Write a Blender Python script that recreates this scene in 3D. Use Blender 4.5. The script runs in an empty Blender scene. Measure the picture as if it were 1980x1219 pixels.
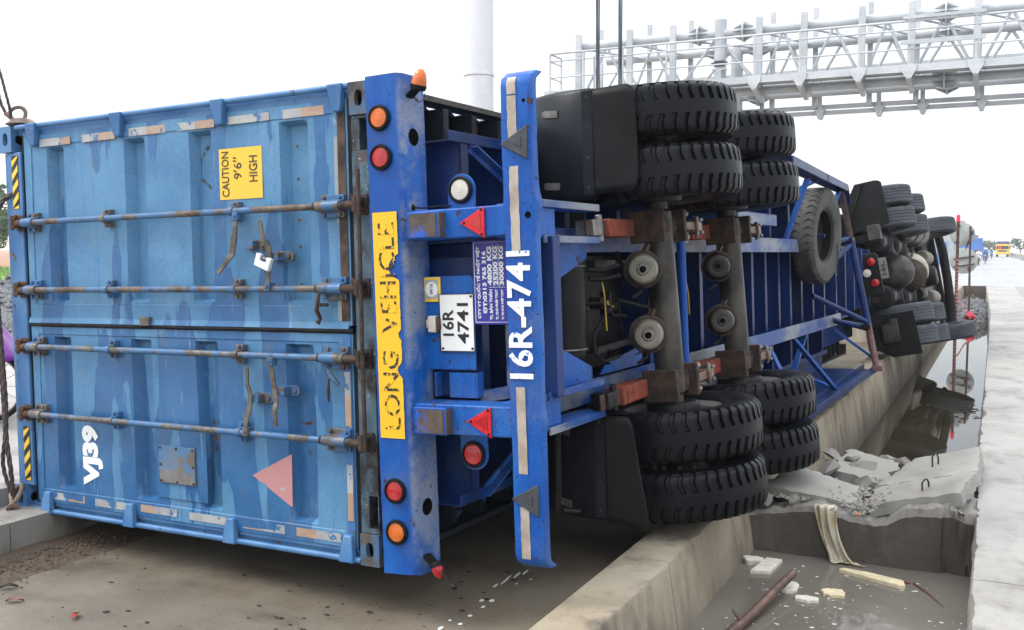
import bpy, bmesh, math, random
from mathutils import Vector, Matrix, noise as mnoise
random.seed(7)
R_ = math.radians
sc = bpy.context.scene
C = sc.collection
PI = math.pi

# ------------------------------------------------------------------ camera
cam = bpy.data.cameras.new('camera')
camo = bpy.data.objects.new('camera', cam); C.objects.link(camo)
cam.sensor_width = 36.0; cam.sensor_fit = 'HORIZONTAL'; cam.lens = 35.22
cam.clip_start = 0.05; cam.clip_end = 6000
rx, ux, fx = Vector((0.89823, 0.43952, 0)), Vector((-0.02932, 0.05991, 0.99777)), Vector((-0.43854, 0.89623, -0.0667))
mw = Matrix.Identity(4)
for i in range(3):
    mw[i][0], mw[i][1], mw[i][2] = rx[i], ux[i], -fx[i]
mw[2][3] = 1.86
camo.matrix_world = mw
sc.camera = camo

# ------------------------------------------------------------------ sky, sun, exposure
SUN_EL, SUN_AZ = 50, -118            # degrees; azimuth from +Y (road) towards +X
sdir = Vector((math.sin(R_(SUN_AZ)) * math.cos(R_(SUN_EL)), math.cos(R_(SUN_AZ)) * math.cos(R_(SUN_EL)), math.sin(R_(SUN_EL))))
w = bpy.data.worlds.new('World'); sc.world = w; w.use_nodes = True
nt = w.node_tree; nt.nodes.clear()
def wn(t, **k):
    n = nt.nodes.new(t)
    for a, b in k.items(): setattr(n, a, b)
    return n
L = nt.links.new
sky = wn('ShaderNodeTexSky'); sky.sky_type = 'NISHITA'; sky.sun_disc = False
sky.sun_elevation = R_(SUN_EL); sky.sun_rotation = R_(SUN_AZ)
bg1 = wn('ShaderNodeBackground'); bg1.inputs[1].default_value = 0.05
L(sky.outputs[0], bg1.inputs[0])
# the cloud deck: a standard overcast (zenith three times the horizon), a little brighter towards the hidden sun
tc = wn('ShaderNodeTexCoord')
sp_ = wn('ShaderNodeSeparateXYZ'); L(tc.outputs['Generated'], sp_.inputs[0])
mz = wn('ShaderNodeMath', operation='MAXIMUM'); L(sp_.outputs[2], mz.inputs[0]); mz.inputs[1].default_value = 0.0
me_ = wn('ShaderNodeMath', operation='MULTIPLY_ADD'); L(mz.outputs[0], me_.inputs[0]); me_.inputs[1].default_value = 1.36; me_.inputs[2].default_value = 0.53
dp = wn('ShaderNodeVectorMath', operation='DOT_PRODUCT'); dp.inputs[1].default_value = sdir
L(tc.outputs['Generated'], dp.inputs[0])
mr0 = wn('ShaderNodeMapRange', interpolation_type='SMOOTHSTEP'); mr0.inputs[1].default_value = -0.5; mr0.inputs[2].default_value = 1.0
mr0.inputs[3].default_value = 0.98; mr0.inputs[4].default_value = 1.30
L(dp.outputs['Value'], mr0.inputs[0])
mr = wn('ShaderNodeMath', operation='MULTIPLY'); L(me_.outputs[0], mr.inputs[0]); L(mr0.outputs[0], mr.inputs[1])
nz = wn('ShaderNodeTexNoise'); nz.inputs['Scale'].default_value = 1.6; nz.inputs['Detail'].default_value = 5
L(tc.outputs['Generated'], nz.inputs['Vector'])
mr2 = wn('ShaderNodeMapRange'); mr2.inputs[1].default_value = 0.3; mr2.inputs[2].default_value = 0.7; mr2.inputs[3].default_value = 0.86; mr2.inputs[4].default_value = 1.10
L(nz.outputs['Fac'], mr2.inputs[0])
mu = wn('ShaderNodeMath', operation='MULTIPLY'); L(mr.outputs[0], mu.inputs[0]); L(mr2.outputs[0], mu.inputs[1])
bg2 = wn('ShaderNodeBackground'); bg2.inputs[0].default_value = (0.955, 0.975, 1.0, 1)
L(mu.outputs[0], bg2.inputs[1])
ad = wn('ShaderNodeAddShader'); L(bg1.outputs[0], ad.inputs[0]); L(bg2.outputs[0], ad.inputs[1])
ow = wn('ShaderNodeOutputWorld'); L(ad.outputs[0], ow.inputs['Surface'])

sl = bpy.data.lights.new('sun', 'SUN'); sl.energy = 1.5; sl.angle = R_(18); sl.color = (1.0, 0.965, 0.91)
so = bpy.data.objects.new('sun', sl); C.objects.link(so)
so.rotation_euler = sdir.to_track_quat('Z', 'Y').to_euler()

sc.view_settings.view_transform = 'Standard'; sc.view_settings.look = 'None'
sc.view_settings.exposure = 0.34; sc.view_settings.gamma = 1.0; sc.view_settings.use_curve_mapping = False
sc.render.engine = 'CYCLES'
sc.cycles.use_denoising = True
sc.cycles.volume_bounces = 3; sc.cycles.max_bounces = 6; sc.cycles.diffuse_bounces = 1; sc.cycles.glossy_bounces = 3; sc.cycles.transmission_bounces = 3

# ------------------------------------------------------------------ mesh helpers
def orth(d):
    d = Vector(d).normalized()
    a = Vector((0, 0, 1)) if abs(d.z) < 0.9 else Vector((1, 0, 0))
    x = d.cross(a).normalized(); y = d.cross(x).normalized()
    return x, y, d
class MB:
    def __init__(s): s.v = []; s.f = []
    def add(s, vs, fs):
        o = len(s.v); s.v += [tuple(p) for p in vs]; s.f += [tuple(i + o for i in f) for f in fs]; return s
    def box(s, lo, hi):
        x0, y0, z0 = [min(a, b) for a, b in zip(lo, hi)]; x1, y1, z1 = [max(a, b) for a, b in zip(lo, hi)]
        return s.add([(x0,y0,z0),(x1,y0,z0),(x1,y1,z0),(x0,y1,z0),(x0,y0,z1),(x1,y0,z1),(x1,y1,z1),(x0,y1,z1)],
                     [(3,2,1,0),(4,5,6,7),(0,1,5,4),(1,2,6,5),(2,3,7,6),(3,0,4,7)])
    def bar(s, p0, p1, a, b, up=None):
        p0, p1 = Vector(p0), Vector(p1); d = (p1 - p0).normalized()
        if up is None: x, y, _ = orth(d)
        else:
            y = Vector(up); y = (y - d * y.dot(d)).normalized(); x = y.cross(d)
        x = x * a / 2; y = y * b / 2
        return s.add([p0-x-y, p0+x-y, p0+x+y, p0-x+y, p1-x-y, p1+x-y, p1+x+y, p1-x+y],
                     [(3,2,1,0),(4,5,6,7),(0,1,5,4),(1,2,6,5),(2,3,7,6),(3,0,4,7)])
    def tube(s, pts, r, n=10, caps=True):
        pts = [Vector(p) for p in pts]; rs = r if isinstance(r, (list, tuple)) else [r] * len(pts)
        o = len(s.v); px = None
        for i, p in enumerate(pts):
            d = (pts[min(i+1, len(pts)-1)] - pts[max(i-1, 0)]).normalized()
            if px is None: x, y, _ = orth(d)
            else:
                x = (px - d * px.dot(d)).normalized(); y = d.cross(x)
            px = x
            for k in range(n):
                a = 2*PI*k/n; s.v.append(tuple(p + (x*math.cos(a) + y*math.sin(a)) * rs[i]))
        for i in range(len(pts)-1):
            for k in range(n):
                a = o+i*n+k; b = o+i*n+(k+1) % n; s.f.append((a, b, b+n, a+n))
        if caps:
            s.f.append(tuple(o+k for k in reversed(range(n)))); s.f.append(tuple(o+(len(pts)-1)*n+k for k in range(n)))
        return s
    def lathe(s, prof, org=(0,0,0), ax=(0,0,1), n=32, closed=False, xdir=None):
        x, y, d = orth(ax); org = Vector(org); o = len(s.v)
        for r, h in prof:
            for k in range(n):
                a = 2*PI*k/n; s.v.append(tuple(org + d*h + (x*math.cos(a) + y*math.sin(a))*max(r, 1e-4)))
        m = len(prof)
        for i in range(m if closed else m-1):
            j = (i+1) % m
            for k in range(n):
                k2 = (k+1) % n; s.f.append((o+i*n+k, o+i*n+k2, o+j*n+k2, o+j*n+k))
        return s
    def prism(s, poly, off):
        off = Vector(off); n = len(poly); o = len(s.v)
        s.v += [tuple(p) for p in poly] + [tuple(Vector(p) + off) for p in poly]
        s.f.append(tuple(o+i for i in reversed(range(n)))); s.f.append(tuple(o+n+i for i in range(n)))
        for i in range(n):
            j = (i+1) % n; s.f.append((o+i, o+j, o+n+j, o+n+i))
        return s
    def grid(s, nx, ny, fn):
        o = len(s.v)
        for j in range(ny):
            for i in range(nx): s.v.append(tuple(fn(i/(nx-1), j/(ny-1))))
        for j in range(ny-1):
            for i in range(nx-1):
                a = o+j*nx+i; s.f.append((a, a+1, a+nx+1, a+nx))
        return s
    def build(s, name, mat, parent=None, bev=0, smooth=35, local=None, seg=2, mesh_only=False):
        me = bpy.data.meshes.new(name); me.from_pydata(s.v, [], s.f); me.update()
        bm = bmesh.new(); bm.from_mesh(me); bmesh.ops.recalc_face_normals(bm, faces=bm.faces); bm.to_mesh(me); bm.free()
        if smooth:
            me.polygons.foreach_set('use_smooth', [True]*len(me.polygons))
            me.set_sharp_from_angle(angle=R_(smooth))
        if mat: me.materials.append(mat)
        if mesh_only: return me
        return link(name, me, parent, bev, local, seg)
def link(name, me, parent=None, bev=0, local=None, seg=2):
    ob = bpy.data.objects.new(name, me); C.objects.link(ob)
    if parent: ob.parent = parent
    if local is not None: ob.matrix_local = local
    if bev:
        b = ob.modifiers.new('bevel', 'BEVEL'); b.width = bev; b.segments = seg; b.limit_method = 'ANGLE'; b.angle_limit = R_(40)
    return ob
def tag(o, label=None, cat=None, group=None, kind=None):
    if label: o['label'] = label
    if cat: o['category'] = cat
    if group: o['group'] = group
    if kind: o['kind'] = kind
    return o
def thing(name, label, cat, mat4=None, loc=None, rotz=0, group=None):
    o = bpy.data.objects.new(name, None); C.objects.link(o); o.empty_display_size = 0.2
    if mat4 is not None: o.matrix_world = mat4
    elif loc is not None: o.matrix_world = Matrix.Translation(loc) @ Matrix.Rotation(rotz, 4, 'Z')
    return tag(o, label, cat, group)
def copy_tree(o, parent=None):
    c = o.copy(); C.objects.link(c)
    if parent: c.parent = parent
    for ch in list(o.children): copy_tree(ch, c)
    return c
def M4(R3, t):
    m = Matrix.Identity(4)
    for i in range(3):
        for j in range(3): m[i][j] = R3[i][j]
        m[i][3] = t[i]
    return m
def frame(o, x, y):
    x = Vector(x).normalized(); y = Vector(y); y = (y - x*y.dot(x)).normalized(); z = x.cross(y); m = Matrix.Identity(4)
    for i in range(3): m[i][0], m[i][1], m[i][2], m[i][3] = x[i], y[i], z[i], o[i]
    return m
def text_part(name, s, size, o, x, y, mat, parent, width=None, align='LEFT', bold=0.0, ext=0.0012, height=None):
    cu = bpy.data.curves.new(name, 'FONT'); cu.body = s; cu.size = 1.0; cu.extrude = ext; cu.offset = bold/size; cu.align_x = align
    cu.resolution_u = 3
    t = bpy.data.objects.new(name, cu); C.objects.link(t)
    dg = bpy.context.evaluated_depsgraph_get(); dg.update()
    me = bpy.data.meshes.new_from_object(t.evaluated_get(dg))
    C.objects.unlink(t); bpy.data.objects.remove(t); bpy.data.curves.remove(cu)
    xs = [v.co.x for v in me.vertices]; ys = [v.co.y for v in me.vertices]
    sx = sy = 1.0
    if width: sx = width/(max(xs)-min(xs))
    if height: sy = height/(max(ys)-min(ys))
    x0 = min(xs); y0 = min(ys)
    F = frame(Vector(o), x, y)
    for v in me.vertices:
        v.co = F @ Vector(((v.co.x-x0)*sx if width else v.co.x*sx, (v.co.y-y0)*sy if height else v.co.y*sy, v.co.z))
    me.materials.clear(); me.materials.append(mat); me.name = name
    return link(name, me, parent)
# ------------------------------------------------------------------ materials
class Mt:
    def __init__(s, name):
        s.m = bpy.data.materials.new(name); s.m.use_nodes = True; s.t = s.m.node_tree
        s.b = s.t.nodes['Principled BSDF']; s.tc = None; s.geo = None
    def n(s, typ, **k):
        o = s.t.nodes.new(typ)
        for a, b in k.items(): setattr(o, a, b)
        return o
    def put(s, sock, v):
        if hasattr(v, 'is_output'): s.t.links.new(v, sock)
        elif isinstance(v, (tuple, list)) and len(v) == 3 and sock.type == 'RGBA': sock.default_value = (*v, 1)
        else: sock.default_value = v
    def co(s):
        if not s.tc: s.tc = s.n('ShaderNodeTexCoord')
        return s.tc.outputs['Object']
    def vec(s, st=(1, 1, 1), off=(0, 0, 0), src=None):
        m = s.n('ShaderNodeMapping'); s.t.links.new(src or s.co(), m.inputs[0])
        m.inputs['Scale'].default_value = st; m.inputs['Location'].default_value = off
        return m.outputs[0]
    def noise(s, scale, detail=4, rough=0.5, st=None, off=(0, 0, 0), dist=0, src=None):
        o = s.n('ShaderNodeTexNoise'); o.inputs['Scale'].default_value = scale; o.inputs['Detail'].default_value = detail
        o.inputs['Roughness'].default_value = rough; o.inputs['Distortion'].default_value = dist
        s.t.links.new(s.vec(st or (1, 1, 1), off, src), o.inputs['Vector'])
        return o.outputs['Fac']
    def vor(s, scale, feature='F1', st=None, off=(0, 0, 0), out='Distance', rnd=1.0):
        o = s.n('ShaderNodeTexVoronoi', feature=feature); o.inputs['Scale'].default_value = scale; o.inputs['Randomness'].default_value = rnd
        s.t.links.new(s.vec(st or (1, 1, 1), off), o.inputs['Vector'])
        return o.outputs[out]
    def ramp(s, fac, a, b, va=0.0, vb=1.0, smooth=True):
        o = s.n('ShaderNodeMapRange', interpolation_type='SMOOTHSTEP' if smooth else 'LINEAR')
        for i, v in enumerate((fac, a, b, va, vb)): s.put(o.inputs[i], v)
        return o.outputs[0]
    def mix(s, fac, a, b, mode='MIX'):
        o = s.n('ShaderNodeMix', data_type='RGBA', blend_type=mode)
        s.put(o.inputs[0], fac); s.put(o.inputs[6], a); s.put(o.inputs[7], b)
        return o.outputs[2]
    def math(s, op, a, b=0.0, c=None, clamp=False):
        o = s.n('ShaderNodeMath', operation=op, use_clamp=clamp); s.put(o.inputs[0], a); s.put(o.inputs[1], b)
        if c is not None: s.put(o.inputs[2], c)
        return o.outputs[0]
    def sep(s, src=None):
        o = s.n('ShaderNodeSeparateXYZ'); s.t.links.new(src or s.co(), o.inputs[0]); return o.outputs
    def edge(s, r=0.006, lo=0.03, hi=0.25):          # worn edges: where a rounded normal leaves the flat one
        b = s.n('ShaderNodeBevel', samples=3); b.inputs['Radius'].default_value = r
        g = s.n('ShaderNodeNewGeometry'); d = s.n('ShaderNodeVectorMath', operation='DOT_PRODUCT')
        s.t.links.new(b.outputs[0], d.inputs[0]); s.t.links.new(g.outputs['Normal'], d.inputs[1])
        return s.ramp(s.math('SUBTRACT', 1.0, d.outputs['Value']), lo, hi)
    def bump(s, h, strength=0.3, dist=0.01):
        o = s.n('ShaderNodeBump'); o.inputs['Strength'].default_value = strength; o.inputs['Distance'].default_value = dist
        s.put(o.inputs['Height'], h); s.t.links.new(o.outputs[0], s.b.inputs['Normal'])
    def out(s, color=None, rough=None, metal=None, spec=None, ior=None, coat=None):
        for k, v in (('Base Color', color), ('Roughness', rough), ('Metallic', metal), ('Specular IOR Level', spec), ('IOR', ior), ('Coat Weight', coat)):
            if v is not None: s.put(s.b.inputs[k], v)
        return s.m

RUST = (0.10, 0.042, 0.02); RUSTD = (0.035, 0.02, 0.014); DUST = (0.30, 0.26, 0.20)
def simple(name, col, rough=0.5, metal=0.0, var=0.25, scale=8, spec=0.4, bumpv=0.0, coat=None):
    m = Mt(name); f = m.noise(scale, 5, 0.6)
    dark = tuple(c*(1-var) for c in col); light = tuple(min(1, c*(1+var)) for c in col)
    c = m.mix(m.ramp(f, 0.3, 0.7), dark, light)
    if bumpv: m.bump(m.noise(scale*6, 4), bumpv, 0.004)
    return m.out(c, m.ramp(m.noise(scale*1.7, 3), 0.3, 0.7, max(0.02, rough-0.1), min(1, rough+0.1)), metal, spec, coat=coat)
def paint(name, base, alt, dirt=DUST, dirt_amt=0.35, rust_amt=0.5, streak=(6, 6, 0.6), rough=0.38, edge_r=0.006, chip=0.66, edge_col=RUST, speck=0.7):
    """old machine paint: two tones in run-down streaks, dust, chips down to rust, worn edges, small specks"""
    m = Mt(name)
    s1 = m.noise(1.0, 5, 0.55, streak); c = m.mix(m.ramp(s1, 0.42, 0.62), base, alt)
    d = m.math('MULTIPLY', m.ramp(m.noise(2.2, 6, 0.65, (1, 1, 1), (3, 1, 7)), 0.48, 0.78), dirt_amt); c = m.mix(d, c, dirt)
    ch = m.math('MULTIPLY', m.ramp(m.noise(11, 8, 0.68, (1, 1, 1), (5, 2, 1)), chip, chip+0.03), rust_amt)
    sp = m.math('MULTIPLY', m.ramp(m.noise(48, 3, 0.6, (1, 1, 1), (1, 9, 4)), speck, speck+0.03), min(1, rust_amt*1.5))
    fac = m.math('MAXIMUM', ch, sp)
    if edge_r:
        e = m.math('MULTIPLY', m.edge(edge_r), m.ramp(m.noise(17, 5, 0.7), 0.40, 0.6)); fac = m.math('MAXIMUM', fac, e)
    c = m.mix(fac, c, m.mix(m.ramp(m.noise(30, 3), 0.4, 0.6), edge_col, RUSTD))
    mot = m.ramp(m.noise(85, 3, 0.7), 0.38, 0.66, 0.85, 1.1); hsv = m.n('ShaderNodeHueSaturation'); m.put(hsv.inputs['Value'], mot); m.put(hsv.inputs['Color'], c); c = hsv.outputs[0]
    scr = m.math('MULTIPLY', m.ramp(m.noise(1.0, 4, 0.7, (60, 9, 120), (3, 7, 2)), 0.66, 0.69), rust_amt*0.7); c = m.mix(scr, c, tuple(x*0.5+0.02 for x in edge_col))
    m.bump(m.math('SUBTRACT', m.noise(5, 3), m.math('MULTIPLY', fac, 0.5)), 0.12, 0.01)
    return m.out(c, m.ramp(m.math('ADD', fac, d), 0.0, 0.8, rough, 0.8), 0.0, 0.3)

def container_paint():
    """door paint: pale dry patches with sharp run-down edges on wet darker blue, grime, scratches, rust specks and runs"""
    m = Mt('container_door_paint')
    wetn = m.noise(1.0, 3, 0.45, (0.6, 4.6, 0.75), (0.3, 1.7, 2.2), 0.15)
    xyz = m.sep(); zz = m.ramp(xyz[2], 0.9, 1.7, 0.475, 0.565)
    wet = m.ramp(m.math('SUBTRACT', m.math('ADD', wetn, m.math('MULTIPLY', m.math('SUBTRACT', m.noise(1.0, 5, 0.6, (2, 22, 5), (4, 4, 4)), 0.5), 0.10)), zz), -0.010, 0.010)
    dry = m.mix(m.ramp(m.noise(2.3, 7, 0.65), 0.3, 0.7), (0.058, 0.185, 0.350), (0.102, 0.258, 0.430))
    we = m.mix(m.ramp(m.noise(3.1, 7, 0.65), 0.3, 0.7), (0.026, 0.112, 0.27), (0.046, 0.155, 0.335))
    c = m.mix(wet, dry, we)
    run = m.math('MULTIPLY', m.ramp(m.noise(1.0, 6, 0.65, (20, 40, 1.5), (2, 3, 5)), 0.585, 0.66), 0.55); c = m.mix(run, c, (0.035, 0.13, 0.33))
    pale = m.math('MULTIPLY', m.ramp(m.noise(1.0, 7, 0.7, (14, 26, 2.2), (8, 1, 3)), 0.60, 0.72), 0.5); c = m.mix(pale, c, (0.24, 0.35, 0.46))
    gr = m.math('MULTIPLY', m.ramp(m.noise(3.2, 8, 0.75, (1, 1.6, 0.8), (9, 4, 2)), 0.53, 0.8), 0.6); c = m.mix(gr, c, (0.145, 0.15, 0.145))
    mot = m.ramp(m.noise(60, 5, 0.8), 0.36, 0.66, 0.88, 1.07); hsv = m.n('ShaderNodeHueSaturation'); m.put(hsv.inputs['Value'], mot); m.put(hsv.inputs['Color'], c); c = hsv.outputs[0]
    scr = m.math('MULTIPLY', m.ramp(m.noise(1.0, 4, 0.7, (60, 9, 130), (3, 7, 2)), 0.665, 0.69), 0.7); c = m.mix(scr, c, (0.04, 0.06, 0.10))
    sp = m.ramp(m.noise(42, 4, 0.65, (1, 1, 1), (3, 3, 3)), 0.695, 0.715)
    ch = m.math('MULTIPLY', m.ramp(m.noise(13, 8, 0.72, (1, 1, 1), (7, 2, 1)), 0.68, 0.70), 0.9)
    e = m.math('MULTIPLY', m.edge(0.005, 0.05, 0.3), m.ramp(m.noise(15, 6, 0.7), 0.45, 0.60))
    rr = m.math('MULTIPLY', m.ramp(m.noise(1.0, 6, 0.65, (30, 46, 2.6), (1, 8, 9)), 0.66, 0.70), 0.75)
    f = m.math('MAXIMUM', m.math('MAXIMUM', m.math('MAXIMUM', sp, ch), e), rr)
    c = m.mix(f, c, m.mix(m.ramp(m.noise(25, 3), 0.4, 0.6), (0.11, 0.06, 0.04), (0.03, 0.025, 0.025)))
    m.bump(m.math('ADD', m.noise(2.5, 3), m.math('MULTIPLY', m.noise(60, 3), 0.06)), 0.22, 0.02)
    return m.out(c, m.math('ADD', m.ramp(wet, 0, 1, 0.5, 0.25), m.math('MULTIPLY', f, 0.4)), 0.0, 0.4)
def bolster_paint():
    """trailer blue with the paint rubbed grey along the folded edge, chips and rust"""
    m = Mt('bolster_paint')
    c = m.mix(m.ramp(m.noise(1.0, 6, 0.6, (5, 5, 0.7)), 0.4, 0.62), (0.002, 0.070, 0.33), (0.006, 0.110, 0.42))
    v = m.sep()[1]
    band = m.math('MULTIPLY', m.ramp(v, -0.19, -0.216), m.ramp(v, -0.2262, -0.2245, 0.75, 1.0))
    band = m.math('MULTIPLY', band, m.ramp(m.noise(2.6, 7, 0.7, (1, 1, 1), (3, 3, 1)), 0.42, 0.60)); c = m.mix(m.math('MULTIPLY', band, 0.8), c, (0.26, 0.29, 0.33))
    d = m.math('MULTIPLY', m.ramp(m.noise(2.2, 7, 0.7, (1, 1, 1), (3, 1, 7)), 0.48, 0.8), 0.5); c = m.mix(d, c, (0.12, 0.17, 0.26))
    mot = m.ramp(m.noise(90, 3, 0.7), 0.38, 0.66, 0.85, 1.1); hsv = m.n('ShaderNodeHueSaturation'); m.put(hsv.inputs['Value'], mot); m.put(hsv.inputs['Color'], c); c = hsv.outputs[0]
    ch = m.ramp(m.noise(14, 8, 0.72, (1, 1, 1), (5, 2, 1)), 0.63, 0.65); sp = m.ramp(m.noise(46, 4, 0.65, (1, 1, 1), (1, 9, 4)), 0.65, 0.67)
    scr = m.ramp(m.noise(1.0, 4, 0.7, (60, 9, 130), (3, 7, 2)), 0.675, 0.695)
    e = m.math('MULTIPLY', m.edge(0.010), m.ramp(m.noise(17, 5, 0.7), 0.40, 0.58))
    f = m.math('MAXIMUM', m.math('MAXIMUM', ch, sp), m.math('MAXIMUM', e, m.math('MULTIPLY', scr, 0.7)))
    c = m.mix(f, c, m.mix(m.ramp(m.noise(30, 3), 0.4, 0.6), (0.10, 0.07, 0.055), (0.03, 0.022, 0.02)))
    m.bump(m.math('SUBTRACT', m.noise(5, 3), m.math('MULTIPLY', f, 0.5)), 0.15, 0.01)
    return m.out(c, m.ramp(m.math('ADD', f, d), 0.0, 0.8, 0.34, 0.8), 0.0, 0.35)
def container_frame():
    m = Mt('container_frame_paint')
    c = m.mix(m.ramp(m.noise(3, 6, 0.6), 0.35, 0.65), (0.040, 0.14, 0.33), (0.085, 0.21, 0.40))
    e = m.math('MULTIPLY', m.edge(0.007), m.ramp(m.noise(14, 6, 0.7), 0.42, 0.6))
    ch = m.ramp(m.noise(9, 8, 0.7, (1, 1, 1), (5, 2, 9)), 0.61, 0.65)
    f = m.math('MAXIMUM', e, ch)
    c = m.mix(f, c, m.mix(m.ramp(m.noise(20, 4), 0.35, 0.65), (0.14, 0.075, 0.045), (0.035, 0.027, 0.024)))
    m.bump(m.noise(14, 6, 0.7), 0.2, 0.008)
    return m.out(c, m.ramp(f, 0, 1, 0.42, 0.8), 0.0, 0.4)
def grimy_blue():
    m = Mt('grimy_sill_paint')
    c = m.mix(m.ramp(m.noise(3.5, 6, 0.65), 0.35, 0.65), (0.045, 0.085, 0.12), (0.10, 0.17, 0.22))
    g = m.ramp(m.noise(4.2, 7, 0.7, (1, 1, 0.7), (2, 8, 1)), 0.46, 0.62); c = m.mix(g, c, (0.020, 0.019, 0.018))
    r = m.ramp(m.noise(12, 7, 0.7, (1, 1, 1), (1, 1, 5)), 0.60, 0.64); c = m.mix(r, c, (0.10, 0.05, 0.03))
    wv = m.ramp(m.noise(40, 4, 0.6, (1, 1, 1), (8, 1, 5)), 0.66, 0.69); c = m.mix(wv, c, (0.32, 0.34, 0.34))
    m.bump(m.noise(30, 6, 0.7), 0.3, 0.006)
    return m.out(c, m.ramp(g, 0, 1, 0.6, 0.3), 0.0, 0.4)
def rusty(name, a=(0.12, 0.055, 0.03), b=(0.045, 0.03, 0.022), rough=0.8, paintcol=None, amt=0.5, scale=10):
    m = Mt(name); c = m.mix(m.ramp(m.noise(scale, 7, 0.7), 0.35, 0.65), a, b)
    if paintcol: c = m.mix(m.ramp(m.noise(scale*0.6, 6, 0.65, (1, 1, 1), (4, 4, 4)), amt-0.05, amt+0.05), paintcol, c)
    m.bump(m.noise(scale*5, 6, 0.7), 0.4, 0.004)
    return m.out(c, m.ramp(m.noise(scale*2, 4), 0.3, 0.7, rough-0.15, min(1, rough+0.1)))
def tape(name, a, b, worn):
    m = Mt(name); c = m.mix(m.ramp(m.noise(7, 5, 0.6, (1, 1, 1), (2, 2, 2)), 0.4, 0.65), a, b)
    f = m.ramp(m.noise(13, 7, 0.65), worn, worn+0.02); c = m.mix(f, c, (0.05, 0.15, 0.31))
    s = m.ramp(m.noise(60, 4, 0.7), 0.66, 0.7); c = m.mix(s, c, (0.10, 0.07, 0.05))
    m.bump(m.noise(18, 4), 0.25, 0.004)
    return m.out(c, 0.4)
def worn_print(name, col, under, worn=0.56, scale=26, st=(1, 1, 1)):
    m = Mt(name); f = m.ramp(m.noise(scale, 6, 0.7, st), worn, worn+0.025)
    return m.out(m.mix(f, col, under), 0.5)
def concrete(name, a, b, stain, stain_st=(1, 1, 1), stain_lo=0.5, stain_amt=0.7, rough=0.85, wet=0.0, grain=120, bumpd=0.006, lines=None, joints=None, brown=0.0, mud=None):
    m = Mt(name)
    c = m.mix(m.ramp(m.noise(1.3, 8, 0.65), 0.3, 0.7), a, b)
    g = m.noise(grain, 3, 0.7); c = m.mix(m.math('MULTIPLY', m.ramp(g, 0.45, 0.75), 0.35), c, tuple(x*0.55 for x in a))
    st = m.math('MULTIPLY', m.ramp(m.noise(1.0, 7, 0.65, stain_st, (4, 2, 6)), stain_lo, stain_lo+0.22), stain_amt); c = m.mix(st, c, stain)
    if brown: c = m.mix(m.math('MULTIPLY', m.ramp(m.noise(0.9, 6, 0.7, (1, 1, 1), (7, 7, 2)), 0.5, 0.75), brown), c, (0.20, 0.125, 0.07))
    if mud:
        zz = m.math('ADD', m.sep()[2], m.math('MULTIPLY', m.math('SUBTRACT', m.noise(1.0, 6, 0.7, (2, 2.5, 1)), 0.5), 0.9)); c = m.mix(m.ramp(zz, mud[1], mud[2], mud[3], 0.0), c, mud[0])
    pits = m.ramp(m.noise(38, 3, 0.6, (1, 1, 1), (1, 5, 2)), 0.70, 0.74); c = m.mix(m.math('MULTIPLY', pits, 0.7), c, tuple(x*0.3 for x in a))
    h = m.math('ADD', m.math('MULTIPLY', g, 0.35), m.math('SUBTRACT', m.noise(9, 7, 0.7), m.math('MULTIPLY', pits, 0.5)))
    if lines:                                  # brushed finish: fine ridges
        wv = m.n('ShaderNodeTexWave', wave_type='BANDS', bands_direction=lines[0]); wv.inputs['Scale'].default_value = lines[1]
        wv.inputs['Distortion'].default_value = 2.5; wv.inputs['Detail'].default_value = 3; wv.inputs['Detail Scale'].default_value = 2.0
        m.t.links.new(m.co(), wv.inputs['Vector']); h = m.math('ADD', h, m.math('MULTIPLY', wv.outputs['Fac'], 0.28))
        c = m.mix(m.math('MULTIPLY', wv.outputs['Fac'], 0.17), c, tuple(x*0.55 for x in a))
    m.bump(h, 0.55, bumpd)
    wf = m.ramp(m.noise(0.8, 6, 0.6, (1, 1, 1), (3, 9, 1)), 0.35, 0.6)
    return m.out(c, m.math('SUBTRACT', rough, m.math('MULTIPLY', wf, wet)), 0.0, 0.4)
def rubber(name, col=(0.016, 0.017, 0.019), dust=0.25, rough=0.5, dcol=(0.12, 0.115, 0.11)):
    m = Mt(name)
    c = m.mix(m.ramp(m.noise(5, 6, 0.6), 0.3, 0.7), col, tuple(x*1.7 for x in col))
    d = m.math('MULTIPLY', m.ramp(m.noise(3.5, 7, 0.7, (1, 1, 1), (2, 5, 5)), 0.5, 0.8), dust); c = m.mix(d, c, dcol)
    s = m.math('MULTIPLY', m.ramp(m.noise(70, 4, 0.7), 0.62, 0.72), dust); c = m.mix(s, c, (0.2, 0.19, 0.17))
    m.bump(m.noise(55, 5, 0.7), 0.12, 0.003)
    return m.out(c, m.ramp(m.math('ADD', d, m.math('MULTIPLY', m.noise(6, 4), 0.3)), 0.05, 0.5, rough-0.1, 0.75), 0.0, 0.17)
def water(name, col, col2, rough=0.02, bumps=0.04, scale=3.0, ior=1.333):
    m = Mt(name); c = m.mix(m.ramp(m.noise(1.2, 6, 0.6), 0.3, 0.7), col, col2)
    sc_ = m.ramp(m.noise(24, 5, 0.7, (1, 1, 1), (3, 3, 1)), 0.68, 0.74); c = m.mix(m.math('MULTIPLY', sc_, 0.35), c, (0.32, 0.30, 0.25))
    m.bump(m.noise(scale, 3, 0.5), bumps, 0.05)
    return m.out(c, rough, 0.0, 0.42, ior)
def leaf(name, a, b):
    m = Mt(name); c = m.mix(m.ramp(m.noise(1.3, 3), 0.3, 0.7), a, b); return m.out(c, 0.7)

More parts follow.
